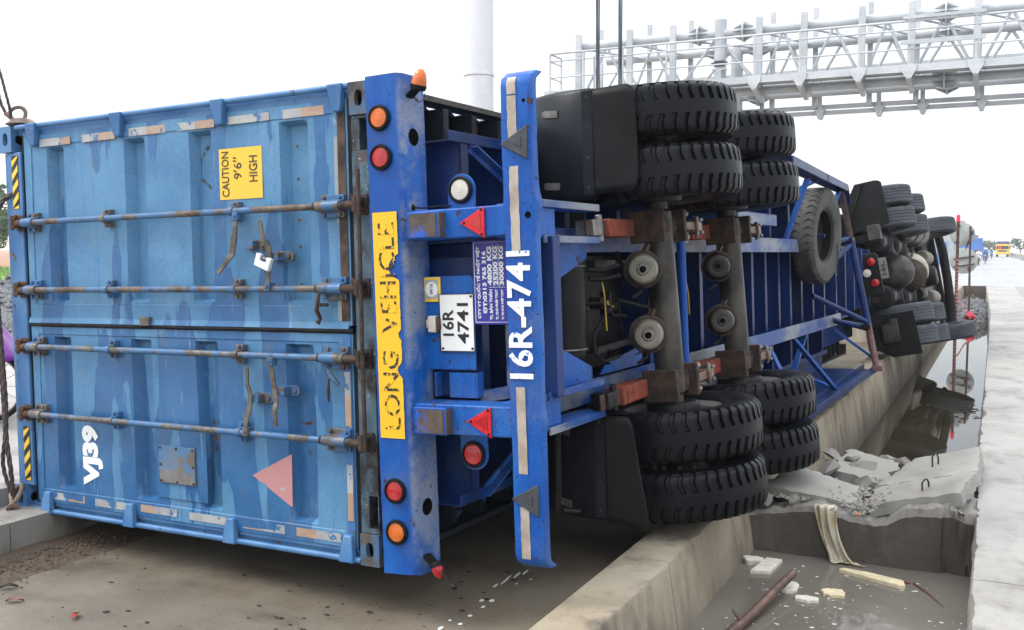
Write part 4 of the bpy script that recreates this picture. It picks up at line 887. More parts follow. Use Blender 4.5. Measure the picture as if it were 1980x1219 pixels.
for w_ in (2.146, .319):
    T(MB().lathe([(.036, -.0005), (.040, .003), (.044, .0)], (.075, -.2235, w_), (0, -1, 0), 28).lathe([(0, .0018), (.038, .0018)], (.075, -.2235, w_), (0, -1, 0), 28), 'painted_drain_hole', 'hole', bol)  # flat black disc painted in place of a hole's dark inside
T(MB().lathe([(.0, .004), (.012, .005), (.018, .0)], (.05, -.224, 1.80), (0, -1, 0), 12), 'cable_grommet', 'black', bol)
T(MB().tube([(.05, -.222, 1.80), (.05, -.28, 1.795), (.06, -.36, 1.80), (.08, -.42, 1.80)], .0045, 6), 'lamp_cable', 'black', bol)
# marker lamps at both ends
def marker(w_, s, lens, tilt):
    o = Vector((.05, -.222, w_)); e = o+Vector((-.02, -.055, s*.03))
    a = T(MB().bar(o, e, .05, .012, up=(0, 0, 1)), 'lamp_arm', 'black', bol, bev=.003); ax = Vector(tilt).normalized(); c = e+Vector((-.0, -.012, .0)); k_ = .8 if s < 0 else 1
    b = T(MB().lathe([(0, -.004), (.036*k_, -.004), (.040*k_, .008), (.040*k_, .022), (.036*k_, .024)], c, ax, 20), 'marker_lamp', 'black', bol, smooth=40)
    T(MB().lathe([(.038*k_, .022), (.036*k_, .045*k_), (.028*k_, .075*k_), (.014*k_, .095*k_), (0, .099*k_)], c, ax, 20), 'marker_lens', lens, b, smooth=60)
marker(2.335, 1, 'amber', (-.1, -.35, 1)); marker(.085, -1, 'redl', (-.15, -.45, -1))
T(MB().tube([(.0, -.34, .03), (-.01, -.38, .0), (-.02, -.41, -.03)], [.004, .004, .004], 6).lathe([(0, -.01), (.012, -.01), (.014, .012), (.008, .02), (0, .02)], (-.02, -.42, -.03), (-.2, -.8, -.4), 10), 'loose_bulb', 'grease', bol)
T(MB().tube([(.04, -.26, 2.33), (.03, -.29, 2.30), (.03, -.32, 2.31), (.03, -.33, 2.34)], .002, 5), 'lamp_cable', 'black', bol)

# vertical struts from bolster to the bumper, with rubbed buffer stubs and reflectors
for w0, w1 in ((1.638, 1.780), (.702, .848)):
    T(MB().box((-.010, -.79, w0), (.16, -.228, w1)), 'bumper_strut', 'tblue', bev=.008)
    st_ = T(MB().box((-.062, -.44, w0+.004), (-.008, -.255, w1-.010)), 'buffer_stub', 'tblue', bev=.006)
    T(MB().prism([(-.0655, -.425, w0+.012), (-.0655, -.275, w0+.012), (-.0655, -.275, w1-.02), (-.0655, -.425, w1-.02)], (.004, 0, 0)).box((-.0655, -.446, w0+.008), (-.01, -.4395, w1-.018)), 'rubbed_plate', 'rustblue', st_)
    c = (w0+w1)/2; k = .076
    tri = [(-.0125, -.530, c-.002), (-.0125, -.664, c+k-.006), (-.0125, -.664, c-k-.002)]
    rt = T(MB().prism(tri, (-.010, 0, 0)), 'triangle_reflector', 'redrefl', bev=.003)
    tri2 = [(-.0228, -.575, c-.002), (-.0228, -.645, c+.036), (-.0228, -.645, c-.040)]
    T(MB().prism(tri2, (-.002, 0, 0)), 'reflector_face', 'redl', rt)
    sc_ = MB()
    for v, w_ in ((-.555, c-.002), (-.65, c+.055), (-.65, c-.058)): sc_.lathe([(0, .004), (.006, .003), (.007, 0)], (-.0225, v, w_), (-1, 0, 0), 8)
    tag(T(sc_, 'screws', 'black', rt), kind='stuff')
# bumper bar: folded channel with rounded, swept ends
prof = [(.020, -.934), (.0, -.940), (-.034, -.934), (-.042, -.924), (-.042, -.792), (-.034, -.780), (.0, -.776), (.05, -.776), (.05, -.783), (.0, -.784), (-.030, -.790), (-.034, -.90), (-.028, -.927), (.0, -.932), (.020, -.928)]
vs = []; nw = 70; n = len(prof); inner = []
for j in range(nw+1):
    w_ = .105+(2.375-.105)*j/nw; e = min(w_-.105, 2.375-w_); sw = 0.0
    if e < .07: t = 1-e/.07; sw = .06*(1-math.sqrt(max(0, 1-t*t)))
    dent = math.exp(-((w_-1.775)/.05)**2)*.016+math.exp(-((w_-.78)/.035)**2)*.012+math.exp(-((w_-2.12)/.03)**2)*.004
    for i, (u, v) in enumerate(prof):
        vs.append((u+sw+fbm(w_*3, v*8)*.004, v+(dent*-1 if i < 3 or i > 12 else 0)+fbm(w_*2.2, 5)*.003+(dent*.3 if 3 < i < 12 else 0), w_))
fs = [(j*n+i, j*n+(i+1) % n, (j+1)*n+(i+1) % n, (j+1)*n+i) for j in range(nw) for i in range(n)]+[tuple(range(n-1, -1, -1)), tuple(nw*n+i for i in range(n))]
bum = T(MB().add(vs, fs), 'bumper_bar', 'tblue', smooth=40)
for w0, w1 in ((2.268, 2.345), (2.07, 2.262), (1.552, 1.947), (.548, .947), (.155, .396)):
    nb = 14; vv = []
    for k in range(nb+1):
        w_ = w0+(w1-w0)*k/nb; e = min(w_-.105, 2.375-w_); sw = 0
        if e < .07: t = 1-e/.07; sw = .06*(1-math.sqrt(max(0, 1-t*t)))
        j1 = (fbm(w_*31, 3)*.006) if (k % 3) else 0
        u_ = -.0462+sw+fbm(w_*3, -.84*8)*.004+abs(fbm(w_*22, 9))*.001
        vv += [(u_, -.818+j1, w_), (u_, -.864+j1*.5, w_)]
    T(MB().add(vv, [(2*k, 2*k+1, 2*k+3, 2*k+2) for k in range(nb)]), 'reflective_tape', 'tape_b', bum, smooth=60)
for c in (2.048, .430):
    a = T(MB().prism([(-.046, -.776, c), (-.046, -.919, c+.078), (-.046, -.919, c-.078)], (-.010, 0, 0)), 'triangle_reflector', 'greyrefl', bum, bev=.006)
    T(MB().prism([(-.0565, -.845, c+.002), (-.0565, -.888, c+.026), (-.0565, -.888, c-.024)], (-.003, 0, 0)), 'reflector_face', 'greyrefl', a, bev=.001)
text_part('lettering', '16R-4741', .12, (-.0475, -.912, .985), X_, Y_, M['stencil'], bum, width=.58, height=.126, bold=.003)
sl_ = MB()
for w_ in (1.02, 1.085, 1.175, 1.32, 1.39, 1.465): sl_.box((-.0505, -.92, w_), (-.0486, -.78, w_+.004))
mbh = MB()
mbh.lathe([(0, .002), (.014, .002), (.016, 0)], (-.044, -.906, 1.725), (-1, 0, 0), 14).lathe([(0, .002), (.008, .002), (.009, 0)], (-.044, -.902, 2.235), (-1, 0, 0), 10)
tag(T(mbh, 'bolt_holes', 'hole', bum), kind='stuff')

# number plate panel between the struts
pan = T(MB().prism([(.13, -.205, 1.02), (.13, -.205, 1.462), (.13, -.485, 1.462), (.13, -.502, 1.445), (.13, -.502, 1.0), (.13, -.225, 1.0)], (.008, 0, 0)), 'plate_panel', 'tblue', bev=.002)
pl_ = T(MB().box((.115, -.508, 1.092), (.122, -.312, 1.372)), 'number_plate', 'platew', bev=.006); tag(pl_, 'white plate reading 16R 4741')
fr_ = [(-.312, 1.092), (-.508, 1.092), (-.508, 1.372), (-.312, 1.372)]
T(MB().tube([(.1145, v, w_) for v, w_ in fr_+fr_[:1]], .0028, 6), 'plate_rim', 'platek', pl_)
text_part('lettering', '16R', .07, (.1138, -.392, 1.168), X_, Y_, M['platek'], pl_, width=.128, height=.064, bold=.0012)
text_part('lettering', '4741', .07, (.1138, -.478, 1.130), X_, Y_, M['platek'], pl_, width=.198, height=.064, bold=.0012)
sc_ = MB()
for v, w_ in ((-.495, 1.106), (-.325, 1.106), (-.495, 1.36)): sc_.lathe([(0, .005), (.006, .004), (.007, 0)], (.115, v, w_), (-1, 0, 0), 8)
tag(T(sc_, 'screws', 'rustd', pl_), kind='stuff')
ps_ = T(MB().box((.118, -.318, 1.335), (.128, -.212, 1.458)), 'permit_holder', 'hazy', bev=.003)
T(MB().box((.1155, -.308, 1.352), (.119, -.232, 1.445)), 'holder_window', 'sgrey', ps_)
T(MB().lathe([(0, .001), (.036, .001), (.037, 0)], (.1155, -.268, 1.398), (-1, 0, 0), 28), 'permit_disc', 'platew', ps_)
text_part('lettering', '09/16', .02, (.1135, -.277, 1.374), X_, Y_, M['platek'], ps_, width=.05, height=.016)
wl = T(MB().box((.09, -.30, 1.185), (.13, -.252, 1.268)).box((.10, -.256, 1.205), (.13, -.235, 1.25)), 'plate_lamp', 'whitel', bev=.008)
T(MB().prism([(.092, -.302, 1.188), (.092, -.318, 1.20), (.092, -.318, 1.253), (.092, -.302, 1.265)], (.035, 0, 0)), 'lamp_base', 'rust', wl, bev=.003)
# company sign, half hidden by the bumper
sg = T(MB().box((.112, -.72, 1.222), (.118, -.512, 1.628)), 'company_sign', 'signblue', bev=.003); tag(sg, 'navy sign with white weights and company name')
brd = [(-.522, 1.234), (-.71, 1.234), (-.71, 1.616), (-.522, 1.616)]
T(MB().tube([(.1115, v, w_) for v, w_ in brd+brd[:1]], .0018, 5), 'sign_border', 'signwhite', sg)
for s, v, w0, wd, h in (('CTY VT QU\u1ed0C T\u1ebe NH\u1eacT VI\u1ec6T', -.556, 1.252, .345, .025), ('\u0110T:0313 765 316', -.588, 1.275, .30, .021), ('TL B\u1ea2N TH\u00c2N', -.618, 1.246, .145, .019), ('4800 KG', -.620, 1.41, .185, .024), ('TL CHO PH\u00c9P TGGT', -.648, 1.246, .145, .015), ('25200 KG', -.652, 1.41, .185, .022), ('TL TB CHO PH\u00c9P TGGT', -.678, 1.246, .145, .013), ('30000 KG', -.684, 1.41, .185, .022)):
    text_part('lettering', s, .03, (.1108, v, w0), X_, Y_, M['signwhite'], sg, width=wd, height=h*1.08, bold=.0011)
T(MB().box((.1108, -.627, 1.40), (.1118, -.6255, 1.605)).box((.1108, -.657, 1.40), (.1118, -.6555, 1.605)).box((.1108, -.69, 1.40), (.1118, -.600, 1.4018)), 'sign_rules', 'signwhite', sg)
# round lamps on tabs by the struts
for v, w_, l, s, lab in ((-.478, 1.872, 'whitel', 1, 'white reversing lamp'), (-.500, .596, 'redl', -1, 'lower red lamp on a tab')):
    pts = [(.09, v+.075, w_-s*.10), (.09, v-.075, w_-s*.10)]+[(.09, v-.078*math.cos(PI*k/12), w_+s*(.0+.078*math.sin(PI*k/12))) for k in range(13)]
    tb = T(MB().prism(pts, (.006, 0, 0)), 'lamp_tab', 'tblue', bev=.001); lampround(tb, (.089, v, w_), (-1, 0, 0), .050, l, lab)

# chassis rails (I-beams), cross members, outriggers, side bars
for c in (1.632, .776):
    T(MB().box((.16, -.62, c-.008), (9.2, -.04, c+.008)), 'rail_web', 'tblue_shade')
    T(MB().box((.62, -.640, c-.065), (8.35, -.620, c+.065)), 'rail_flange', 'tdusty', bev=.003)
    T(MB().box((.22, -.052, c-.065), (11.9, -.036, c+.065)), 'rail_flange', 'tblue_shade', bev=.003)
    T(MB().box((8.3, -.36, c-.008), (11.9, -.04, c+.008)), 'rail_web', 'tblue_shade')
    for u in (.9, 2.2, 3.6, 4.6, 5.6, 6.6, 7.6):
        T(MB().box((u-.005, -.618, c+.01), (u+.005, -.055, c+.06)).box((u-.005, -.618, c-.06), (u+.005, -.055, c-.01)), 'web_stiffener', 'tblue_shade')
T(MB().box((8.2, -.125, .30), (11.9, -.11, 2.14)), 'gooseneck_plate', 'tblue_shade')
T(MB().box((5.4, -.86, .018), (9.7, -.10, .028)).box((5.4, -.12, .028), (9.7, -.10, .30)), 'guard_plate', 'tblue_shade')
def cmb(u, v0, v1, w0, w1): return MB().box((u-.004, v0, w0), (u+.004, v1, w1)).box((u-.004, v0, w0), (u+.07, v0+.010, w1)).box((u-.004, v1-.008, w0), (u+.07, v1, w1))
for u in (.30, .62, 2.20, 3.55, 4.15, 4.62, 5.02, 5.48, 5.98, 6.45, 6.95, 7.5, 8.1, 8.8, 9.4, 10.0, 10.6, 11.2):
    T(cmb(u, -.50 if u > 3 else -.44, -.14, .79, 1.618), 'cross_beam', 'tblue_shade')
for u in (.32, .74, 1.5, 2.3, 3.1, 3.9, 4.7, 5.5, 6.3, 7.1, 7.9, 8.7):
    for w0, w1 in ((1.645, 2.13), (.30, .762)): T(cmb(u, -.34, -.12, w0, w1), 'outrigger', 'tblue_shade')
for w_ in (2.130, .298):
    T(MB().box((.20, -.345, w_), (9.0, -.335, w_+.055)).box((.20, -.345, w_+.0), (9.0, -.16, w_+.007)), 'side_bar', 'tblue_shade', bev=.002)
for w0, w1 in ((1.78, 2.12), (.70, .33)):
    T(MB().bar((.42, -.33, 2.12 if w0 > 1 else .31), (1.15, -.36, 1.80 if w0 > 1 else .64), .012, .06).bar((.42, -.36, 2.12 if w0 > 1 else .31), (1.15, -.39, 1.80 if w0 > 1 else .64), .045, .008), 'rear_brace', 'tblue')
T(MB().box((.20, -.50, .86), (.21, -.055, 1.55)), 'rear_web_plate', 'tblue_shade'); T(MB().box((.14, -.50, .86), (.20, -.49, .985)).box((.14, -.26, .86), (.20, -.25, .985)).box((.138, -.49, .86), (.145, -.34, .985)), 'stiffener_box', 'tblue', bev=.002)
T(MB().box((.24, -.665, .88), (.26, -.61, 1.60)).box((.24, -.665, .88), (.30, -.655, 1.60)), 'sign_crossbar', 'tdusty')
T(MB().bar((.24, -.66, .90), (.30, -.80, .855), .09, .02).bar((.2, -.48, .86), (.26, -.72, .90), .02, .06), 'bumper_gusset', 'tdusty')
# bumper cross tube and gussets
T(MB().box((.33, -.84, .85), (.41, -.70, 1.64)), 'bumper_crossbeam', 'tblue_shade', bev=.006)
for pts in ([(.42, 1.625), (.42, 1.38), (.52, 1.38), (1.02, 1.53), (1.02, 1.625)], [(.42, .855), (.42, 1.12), (.50, 1.12), (1.05, .93), (1.05, .855)]):
    T(MB().prism([(u, -.70, w_) for u, w_ in pts], (0, .010, 0)), 'gusset_plate', 'tblue', bev=.002)
# spring hangers
for c in (1.712, .772):
    for s in (-1, 1):
        w_ = c+s*.075; L_ = .98
        pts = [(.10, -.66), (.10, -.80), (.86, -.80), (L_-.05, -.785), (L_-.01, -.755), (L_, -.72), (L_-.02, -.685), (.90, -.66)]
        T(MB().prism([(u, v, w_-.007) for u, v in pts], (0, 0, .014)), 'hanger_plate', 'tblue', bev=.004)
        T(MB().box((.30, -.812, w_-.03 if s < 0 else w_-.007), (.96, -.800, w_+.007 if s < 0 else w_+.03)), 'hanger_lip', 'tdusty', bev=.003)
    T(MB().box((.10, -.79, c-.068), (.46, -.67, c+.068)), 'hanger_box', 'tblue', bev=.004)

# axles with dual wheels, springs, brakes -- a bogie knocked slightly askew
axv = Vector((-.019, .053, 1)).normalized(); n1 = (Vector((1, 0, 0))-axv*axv.x).normalized()
def axframe(u, v, w_=1.256): return frame(Vector((u, v, w_)), n1, axv.cross(n1))
def lug_tyre(R, W, rim, npitch, depth, centre=.13, fr=(0.0, .20, .27, .93), shear=.30, sn=4.2):
    """tyre with deep zig-zag shoulder slots cut into real geometry"""
    zs = [-.5, -.47, -.44, -.38, -.31, -.24, -.18, -centre-.012, -centre, 0, centre, centre+.012, .18, .24, .31, .38, .44, .47, .5]
    def rad(z):
        a = abs(z); 
        if a < .40: return R-.004*(a/.40)**2
        return R-.004-.030*((a-.40)/.10)**1.5
    rows = []
    side = [(.515, .93), (.53, .87), (.525, .78), (.50, .70), (.46, .63), (.42, .585)]
    prof = [(-z, R*r, 0) for z, r in reversed(side)]+[(z, rad(z), 1) for z in zs]+[(z, R*r, 0) for z, r in side]
    vs = []; n = npitch*4; m = len(prof)
    for z, r, tread in prof:
        a = abs(z); sg = 1 if z >= 0 else -1
        off = (0 if sg > 0 else .5)+shear*math.sin(a*sn*PI)*(1 if tread else 1)*.6
        if a >= .5: off = (0 if sg > 0 else .5)+shear*math.sin(.5*sn*PI)*.6
        cut = tread and (centre+.005 < a) 
        sidecut = (not tread) and a <= .53 and r > .90*R
        for p in range(npitch):
            for k in range(4):
                th = 2*PI*(p+fr[k]+off)/npitch
                d = depth if ((cut or sidecut) and k < 2) else 0
                if sidecut: d *= .45
                rr = r-d
                vs.append((rr*math.cos(th), rr*math.sin(th), z*W))
    fs = [(i*n+k, i*n+(k+1) % n, (i+1)*n+(k+1) % n, (i+1)*n+k) for i in range(m-1) for k in range(n)]
    # inner bead ring
    o = len(vs); rb = rim
    for z in (-.36, .36):
        for k in range(n): th = 2*PI*k/n; vs.append((rb*math.cos(th), rb*math.sin(th), z*W))
    fs += [(k, o+k, o+(k+1) % n, (k+1) % n) for k in range(n)]; b = (m-1)*n
    fs += [(b+k, b+(k+1) % n, o+n+(k+1) % n, o+n+k) for k in range(n)]
    return MB().add(vs, fs)
def rib_tyre(R, W, rim, ngr=4):
    pr = []
    gr = [(-.5+(k+1)/(ngr+1))*.84 for k in range(ngr)]
    pts = [(-.5, R-.028), (-.47, R-.012), (-.43, R-.002)]
    for g in gr: pts += [(g-.016, R), (g-.012, R-.014), (g+.012, R-.014), (g+.016, R)]
    pts += [(.43, R-.002), (.47, R-.012), (.5, R-.028)]
    side = [(.52, .91), (.535, .84), (.52, .74), (.48, .66), (.43, .60)]
    pr = [(R*r, -z*W) for z, r in reversed(side)]+[(r, z*W) for z, r in pts]+[(R*r, z*W) for z, r in side]
    pr = [(rim, -.38*W)]+pr+[(rim, .38*W)]
    return MB().lathe(pr, n=72)
def rim_mesh(R, W, s):
    """steel disc wheel: rim barrel, dished disc with hand holes hinted by a ring of dark studs"""
    pr = [(R*1.03, -.40*W), (R*1.0, -.37*W), (R*.93, -.30*W), (R*.92, .30*W), (R*1.0, .37*W), (R*1.03, .40*W)]
    mb = MB().lathe(pr, n=40)
    d = [(R*.92, s*.10*W), (R*.80, s*.12*W), (R*.62, s*.30*W), (R*.42, s*.34*W), (R*.40, s*.20*W), (0, s*.18*W)]
    mb.lathe(d, n=40)
    for k in range(10):
        a = 2*PI*k/10; mb.lathe([(0, .03), (.014, .03), (.016, 0)], (R*.52*math.cos(a), R*.52*math.sin(a), s*.32*W), (0, 0, s), 6)
    return mb
ty_me = lug_tyre(.521, .275, .285, 46, .022, .135, (0.0, .29, .37, .92), .20, 4.4).build('tyre', M['tyre'], smooth=40, mesh_only=True)
rim_me = {s: rim_mesh(.285, .275, s).build('wheel', M['rim'], smooth=35, mesh_only=True) for s in (1, -1)}
for u, v in ((1.702, -.889), (3.069, -.903)):
    A = axframe(u, v)
    for c, s, ph in ((1.088, -1, .1), (.748, 1, .6), (-.748, -1, .35), (-1.088, 1, .8)):
        wh = link('wheel', rim_me[s], tr, local=A @ Matrix.Translation((0, 0, c)) @ Matrix.Rotation(ph*1.3, 4, 'Z'))
        link('tyre', ty_me, wh)
    ax_ = MB().tube([(0, 0, -.98), (0, 0, -.56), (0, 0, -.54), (0, 0, .54), (0, 0, .56), (0, 0, .98)], [.070, .070, .088, .088, .070, .070], 24)
    T(ax_, 'axle', 'axle', local=A, smooth=40)
    for s in (-1, 1): T(MB().lathe([(0, -.02), (.15, -.02), (.16, .0), (.16, .10), (.15, .12), (0, .12)], (0, 0, s*.62 if s > 0 else -.72), (0, 0, 1), 36), 'brake_drum', 'grease', local=A, smooth=40)
    for s in (-1, 1): T(MB().lathe([(0, .0), (.11, .0), (.12, .02), (.10, .14), (.06, .16), (0, .16)], (0, 0, s*.96), (0, 0, s), 20), 'hub', 'grease', local=A, smooth=40)
    # suspension per side; local frame: x = along truck, y = truck up, z = along axle
    for c in (.456, -.484):
        lf = MB()
        for k in range(8): 
            hl = .86-.08*k; lf.box((-hl, .080+.011*k, c-.042), (min(hl, .62), .0895+.011*k, c+.042))
        T(lf, 'leaf_spring', 'rustd', local=A, bev=.001)
        rp = MB()
        for x0, x1 in ((-.60, -.55), (-.54, -.46), (-.45, -.34), (-.335, -.235)): rp.box((x0, .055, c-.050), (x1, .17, c+.050))
        T(rp, 'spring_clamp', 'redox', local=A, bev=.006)
        T(MB().box((-.80, .06, c-.045), (-.68, .17, c+.045)).tube([(-.64, .10, c-.075), (-.64, .10, c+.075)], .020, 10), 'spring_eye', 'steel' if c > 0 else 'grease', local=A, bev=.006)
        T(MB().box((-.20, -.075, c-.062), (.17, .10, c+.062)).box((-.21, -.115, c-.094), (-.175, .10, c+.094)).box((.11, -.130, c-.098), (.155, .10, c+.098)).box((-.15, -.085, c-.035), (.10, -.06, c+.035)), 'axle_seat', 'rustd', local=A, bev=.005)
        ub = MB()
        for x in (.155,):
            for zz in (c-.072, c+.072):
                for yy in (-.100, -.015): ub.lathe([(0, .085), (.017, .085), (.017, .040), (.029, .040), (.029, 0)], (x, yy, zz), (1, 0, 0), 6)
        tag(T(ub, 'u_bolt', 'bolt', local=A), kind='stuff')
        T(MB().box((.16, -.115, c-.030), (.40, -.045, c+.022)).box((.35, -.13, c-.040), (.40, .05, c+.030)), 'radius_arm', 'armbrown', local=A, bev=.006)
        T(MB().box((.40, -.11, c-.032), (.50, -.05, c+.022)).tube([(.48, -.08, c-.075), (.48, -.08, c+.06)], .016, 8).tube([(.43, -.10, c-.06), (.43, -.10, c+.055)], .014, 8).box((.46, -.12, c-.055), (.505, -.03, c-.035)).box((.46, -.12, c+.025), (.505, -.03, c+.045)), 'arm_shackle', 'steel', local=A, bev=.003)
    # brake chambers with clamp bands and brackets
    for c in (.21, -.17):
        ax2 = Vector((-.93, -.36, 0)).normalized(); o = Vector((-.25, .02, c)); k = 1.0 if u < 2.5 else .92
        bc = T(MB().lathe([(0, .105), (.028, .105), (.034, .098), (.036, .092), (.056, .098), (.076, .090), (.086, .066), (.088, .03), (.097, .0)], o, ax2, 32), 'brake_chamber', 'chamber' if u < 2.5 else 'axle', local=A, smooth=40)
        T(MB().lathe([(.098, .018), (.112, .012), (.113, -.012), (.100, -.02)], o, ax2, 32).bar(o+Vector((.0, -.02, .105)), o+Vector((.03, -.03, .14)), .035, .02), 'clamp_band', 'rustd', bc, smooth=40)
        T(MB().lathe([(.098, -.015), (.094, -.06), (.055, -.085), (.04, -.16), (0, -.16)], o, ax2, 24), 'chamber_back', 'grease', bc, smooth=40)
        T(MB().lathe([(.020, .106), (.020, .1065), (0, .1065)], o, ax2, 12), 'port', 'hole', bc)
        T(MB().bar(o+Vector((.08, .02, .03)), (-.02, .03, c+.03), .06, .012).bar(o+Vector((.08, .02, -.05)), (-.02, .03, c-.05), .06, .012), 'chamber_bracket', 'axle', local=A)
        T(MB().tube([o+Vector((.05, .04, -.08)), o+Vector((-.06, .0, -.13)), o+Vector((-.10, .04, -.16))], .011, 8), 'air_hose', 'black', local=A)
# air tank, hoses, cables
T(MB().lathe([(0, -.345), (.06, -.340), (.105, -.318), (.128, -.28), (.130, -.24), (.130, .24), (.128, .28), (.105, .318), (.06, .340), (0, .345)], (1.00, -.56, 1.262), (0, 0, 1), 32), 'air_tank', 'tank', smooth=40)
T(MB().lathe([(.1315, -.004), (.1330, 0), (.1315, .004)], (1.00, -.56, 1.03), (0, 0, 1), 32).lathe([(.1315, -.004), (.1330, 0), (.1315, .004)], (1.00, -.56, 1.49), (0, 0, 1), 32).tube([(1.1, -.6, 1.25), (1.17, -.63, 1.25)], .012, 8), 'tank_fitting', 'steel')
for pts, r, m in (([(1.16, -.72, 1.42), (1.165, -.735, 1.33), (1.175, -.735, 1.22), (1.185, -.735, 1.12)], .0048, 'yhose'), ([(1.30, -.70, 1.32), (1.24, -.72, 1.27), (1.36, -.72, 1.24)], .006, 'yhose'),
    ([(1.36, -.72, 1.25), (1.22, -.72, 1.22), (1.08, -.70, 1.10), (1.05, -.72, 1.0), (1.12, -.74, .95), (1.25, -.78, .97)], .011, 'black'), ([(1.05, -.68, 1.47), (1.12, -.74, 1.46), (1.22, -.80, 1.49)], .014, 'black'), ([(1.08, -.68, 1.42), (1.14, -.74, 1.41), (1.24, -.80, 1.43)], .014, 'black'),
    ([(1.0, -.62, 1.28), (1.2, -.68, 1.275), (1.42, -.70, 1.26)], .012, 'black'), ([(1.2, -.70, 1.27), (1.28, -.74, 1.20), (1.42, -.76, 1.19)], .010, 'black'), ([(2.52, -.74, 1.40), (2.52, -.76, 1.28), (2.53, -.76, 1.14)], .0048, 'yhose'),
    ([(2.05, -.66, 1.33), (2.0, -.66, 1.20), (2.1, -.68, 1.10), (2.25, -.72, 1.06)], .009, 'black'), ([(.95, -.6, 1.58), (1.0, -.66, 1.52), (1.02, -.66, 1.44)], .004, 'yhose'), ([(1.3, -.66, 1.3), (1.32, -.66, 1.14)], .008, 'grease')):
    T(MB().tube(pts, r, 8), 'hose', m, smooth=60)
T(MB().box((.80, -.43, .86), (2.12, -.42, 1.55)), 'cavity_shade_plate', 'grease')  # black sheet added to darken the cavity behind the axles
T(MB().box((.92, -.66, .98), (.95, -.42, 1.03)).box((.92, -.66, 1.48), (.95, -.42, 1.53)), 'tank_bracket', 'grease')
for w_ in (1.0, 1.5): T(MB().bar((1.25, -.62, w_), (2.1, -.52, w_), .05, .04), 'bogie_stay', 'grease')
T(MB().tube([(1.36, -.74, 1.50), (1.45, -.70, 1.56), (1.6, -.66, 1.50), (1.75, -.70, 1.40), (2.0, -.72, 1.36)], .012, 8), 'hose', 'black', smooth=60)
T(MB().tube([(1.40, -.74, 1.10), (1.52, -.66, 1.18), (1.62, -.62, 1.28), (1.95, -.66, 1.22), (2.5, -.70, 1.20)], .012, 8), 'hose', 'black', smooth=60)
T(MB().tube([(1.30, -.70, 1.00), (1.34, -.66, .92), (1.5, -.64, .90), (2.0, -.66, .95), (2.55, -.72, 1.08)], .010, 8), 'hose', 'black', smooth=60)
T(MB().box((1.20, -.70, 1.24), (1.33, -.62, 1.31)).box((1.26, -.73, 1.20), (1.29, -.66, 1.34)), 'relay_valve', 'grease', bev=.005)
T(MB().tube([(2.28, -.80, 1.66), (2.30, -.80, .82)], .030, 14), 'cross_tube', 'tblue', smooth=40)
T(MB().box((2.14, -.62, .84), (2.20, -.30, 1.60)), 'bogie_crossbeam', 'tblue_shade', bev=.004)
for w_ in (1.02, 1.42):
    T(MB().bar((1.95, -.60, w_), (2.25, -.66, w_+.03), .03, .02).tube([(2.0, -.70, w_-.03), (2.14, -.70, w_-.03)], .008, 8).tube([(2.0, -.72, w_+.03), (2.15, -.72, w_+.035)], .008, 8), 'linkage', 'steel')
T(MB().prism([(1.25, -.66, .86), (1.9, -.66, .86), (1.9, -.66, .98), (1.35, -.66, .92)], (0, .01, 0)), 'bogie_plate', 'tblue')
T(MB().box((3.9, -.72, 1.80), (5.1, -.705, 1.90)).box((3.9, -.70, 1.80), (5.1, -.40, 1.812)).box((3.9, -.72, 1.89), (5.1, -.62, 1.90)), 'side_channel', 'tdusty', bev=.003)
# mudguards with flaps over the rear axle
def guard(w0, w1, u0, v0, Rg, flap, mat, lab):
    cu, cv = u0, v0
    a0, a1 = 187, 105; n = 16; vs = []
    for k in range(n+1):
        t = R_(a0+(a1-a0)*k/n); 
        for w_ in (w0, w0+.02, (w0+w1)/2, w1-.02, w1):
            e = .018 if w_ in (w0, w1) else 0
            vs.append((cu+(Rg-e)*math.cos(t), cv+(Rg-e)*math.sin(t), w_))
    fs = [(5*k+i, 5*k+i+1, 5*k+6+i, 5*k+5+i) for k in range(n) for i in range(4)]
    # end walls
    o = len(vs)
    for w_, j in ((w0, 0), (w1, 4)):
        for k in range(n+1):
            t = R_(a0+(a1-a0)*k/n); vs.append((cu+(Rg-.16)*math.cos(t), cv+(Rg-.16)*math.sin(t), w_))
    for q_, j in ((0, 0), (1, 4)):
        fs += [(5*k+j, 5*(k+1)+j, o+q_*(n+1)+k+1, o+q_*(n+1)+k) for k in range(n)]
    g = T(MB().add(vs, fs), 'mudguard', 'fender', smooth=45); s2 = g.modifiers.new('thick', 'SOLIDIFY'); s2.thickness = .006; s2.offset = 1
    ue, ve = cu+Rg*math.cos(R_(a0)), cv+Rg*math.sin(R_(a0))
    T(MB().box((ue-.016, ve-.02, w0+.01), (ue-.006, ve+.045, w1-.01)), 'flap_strip', 'fender', g, bev=.003)
    sc2 = MB()
    for k in range(4): sc2.lathe([(0, .006), (.008, .005), (.010, 0)], (ue-.016, ve+.012, w0+.05+(w1-w0-.1)*k/3), (-1, 0, 0), 8)
    tag(T(sc2, 'rivets', 'rustd', g), kind='stuff')
    T(MB().tube([(ue-.012, ve-.028, w0+.005), (ue-.012, ve-.028, w1-.005)], .008, 8), 'flap_seam', 'fender', g)
    pts = []; nn = 9
    F_ = MB().grid(26, 14, lambda a, b: flap(a, b, ue, ve))
    f = T(F_, 'mud_flap', 'flap', smooth=60); s2 = f.modifiers.new('thick', 'SOLIDIFY'); s2.thickness = .008
    for w_ in (w0+.08, w1-.11):
        hk = MB(); hk.bar((ue+.03, ve+.30, w_), (ue+.00, ve+.20, w_-.01), .008, .04, up=(0, 0, 1)).bar((ue+.10, ve+.38, w_+.01), (ue+.03, ve+.30, w_), .008, .03, up=(0, 0, 1))
        T(hk, 'guard_bracket', 'steel', g)
